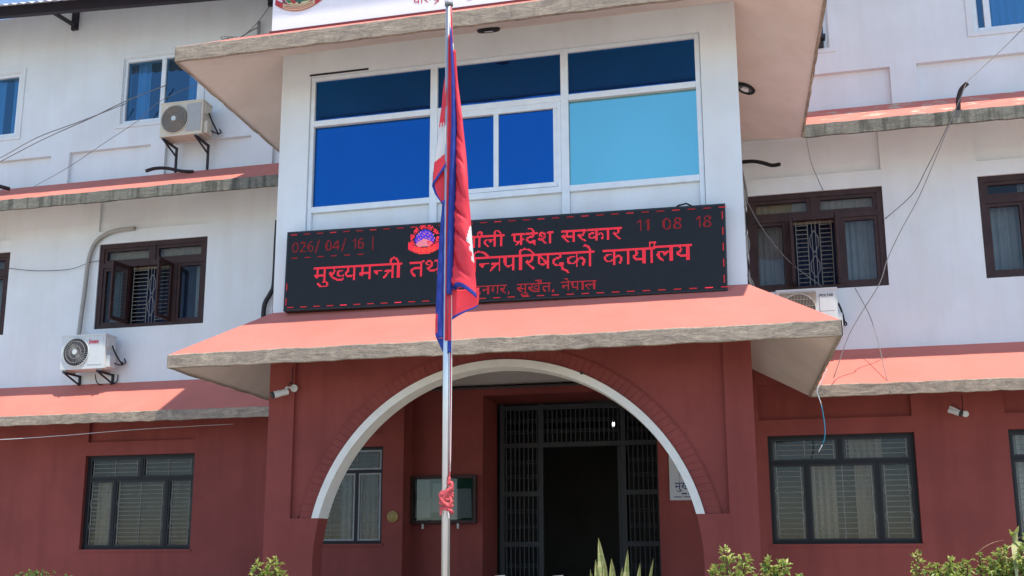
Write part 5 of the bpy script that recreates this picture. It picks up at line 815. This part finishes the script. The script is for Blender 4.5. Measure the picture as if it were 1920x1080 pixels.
shrub((-3.0, -7.2, .08), [(x, y, h, l) for x, y, h, l in many(12, -.22, .26, 1.18, 1.27, 23)], 'dark low shrub beside the flagpole foot', ('leaf_green', 'leaf_dark'), L=.03, dens=50, seed=17)
t = tag(empty('snake_plant', (-1.16, -7.3, .08)), 'snake plant with tall pointed yellow green leaves before the doorway', 'plant'); r = random.Random(4)
for (x, h, le, wd) in ((.03, 1.63, -.10, .085), (.07, 1.44, -.02, .085), (.13, 1.52, .07, .06), (-.03, 1.43, -.07, .08), (.04, 1.37, .03, .08), (.22, 1.40, .09, .06), (.28, 1.44, .15, .04), (.11, 1.36, .03, .07), (-.06, 1.34, -.10, .06), (.0, 1.40, -.02, .07)):
    q = MB(); n = 30; y0 = r.uniform(-.05, .05)
    for i in range(n):
        for s_, mt in ((-1, 'blade_leaf'), (1, 'blade_leaf')):
            A = []
            for k in (i, i + 1):
                u = k / n; hw = wd * .50 * (min(1, u * 6) * (1 - max(0, u - .83) / .17) ** .8 if u < 1 else 0); cx = x + le * u * u; A.append(((cx, y0 + .012, h * u), (cx + s_ * hw, y0 - .012, h * u)))
            q.face([A[0][0], A[0][1], A[1][1], A[1][0]], mt)
    q.build('leaf', t, smooth=True)
t = tag(empty('dracaena', (2.40, -7.1, .08)), 'tall stalk plant with drooping yellowed leaves at the right edge', 'plant'); r = random.Random(6)
q = MB(); q.tube(smooth_path([(0, 0, 0), (.02, 0, .6), (-.01, 0, 1.2), (.015, 0, 1.60), (.01, 0, 1.66)]), .022, 'blade_leaf', 8); q.build('stalk', t)
q = MB()
def strap(p, d, L, wd, droop, mt, n=8):
    d = Vector(d).normalized(); s = d.cross(Vector((0, 0, 1))).normalized(); pr = None
    for i in range(n + 1):
        u = i / n; c = Vector(p) + d * L * u - Vector((0, 0, droop * L * u * u)); h = wd / 2 * (1 - u ** 2.5) * min(1, .4 + u * 3); A = (c - s * h, c + s * h)
        if pr: q.face([pr[0], pr[1], A[1], A[0]], mt)
        pr = A
for (z, d, L, wd, dr, mt) in ((1.62, (.3, -.4, 1), .12, .06, .1, 'leaf_bright'), (1.60, (-.4, -.2, .9), .11, .055, .1, 'leaf_bright'), (1.58, (-1, -.3, .25), .40, .022, .55, 'dry_leaf'), (1.62, (-1, .2, .35), .30, .018, .4, 'dry_leaf'), (1.58, (.3, -1, .1), .34, .07, 1.5, 'blade_leaf'), (1.56, (-.3, -1, .2), .30, .06, 1.5, 'blade_leaf'), (1.55, (-.9, -.4, .0), .26, .05, 1.0, 'blade_leaf'), (1.50, (.8, -.5, .1), .34, .05, 1.2, 'blade_leaf'), (1.60, (1, .1, .4), .36, .03, .5, 'dry_leaf'), (1.4, (.2, -1, 0), .35, .05, 1.7, 'blade_leaf'), (1.45, (-.5, -.8, 0), .26, .04, 1.3, 'leaf_bright')): strap((.01, 0, z), d, L, wd, dr, mt)
q.build('foliage', t)
t = tag(empty('metal_railing', (-1.75, -7.15, 0)), 'low dark metal railing with bright knobs at the foot of the doorway view', 'railing')
q = MB(); q.tube([(-1.1, 0, 1.325), (.2, 0, 1.325)], .018, 'black_steel', 8); q.tube([(-1.1, 0, .5), (.2, 0, .5)], .014, 'black_steel', 6)
for i in range(14): q.tube([(-1.1 + i * .1, 0, .1), (-1.1 + i * .1, 0, 1.33)], .008, 'black_steel', 6)
q.build('frame', t)
for x in (-.47, .10): q = MB(); q.tube([(x - .05, -.01, 1.348), (x + .05, -.01, 1.355)], .006, 'grey_metal', 8); q.build('knob', t)
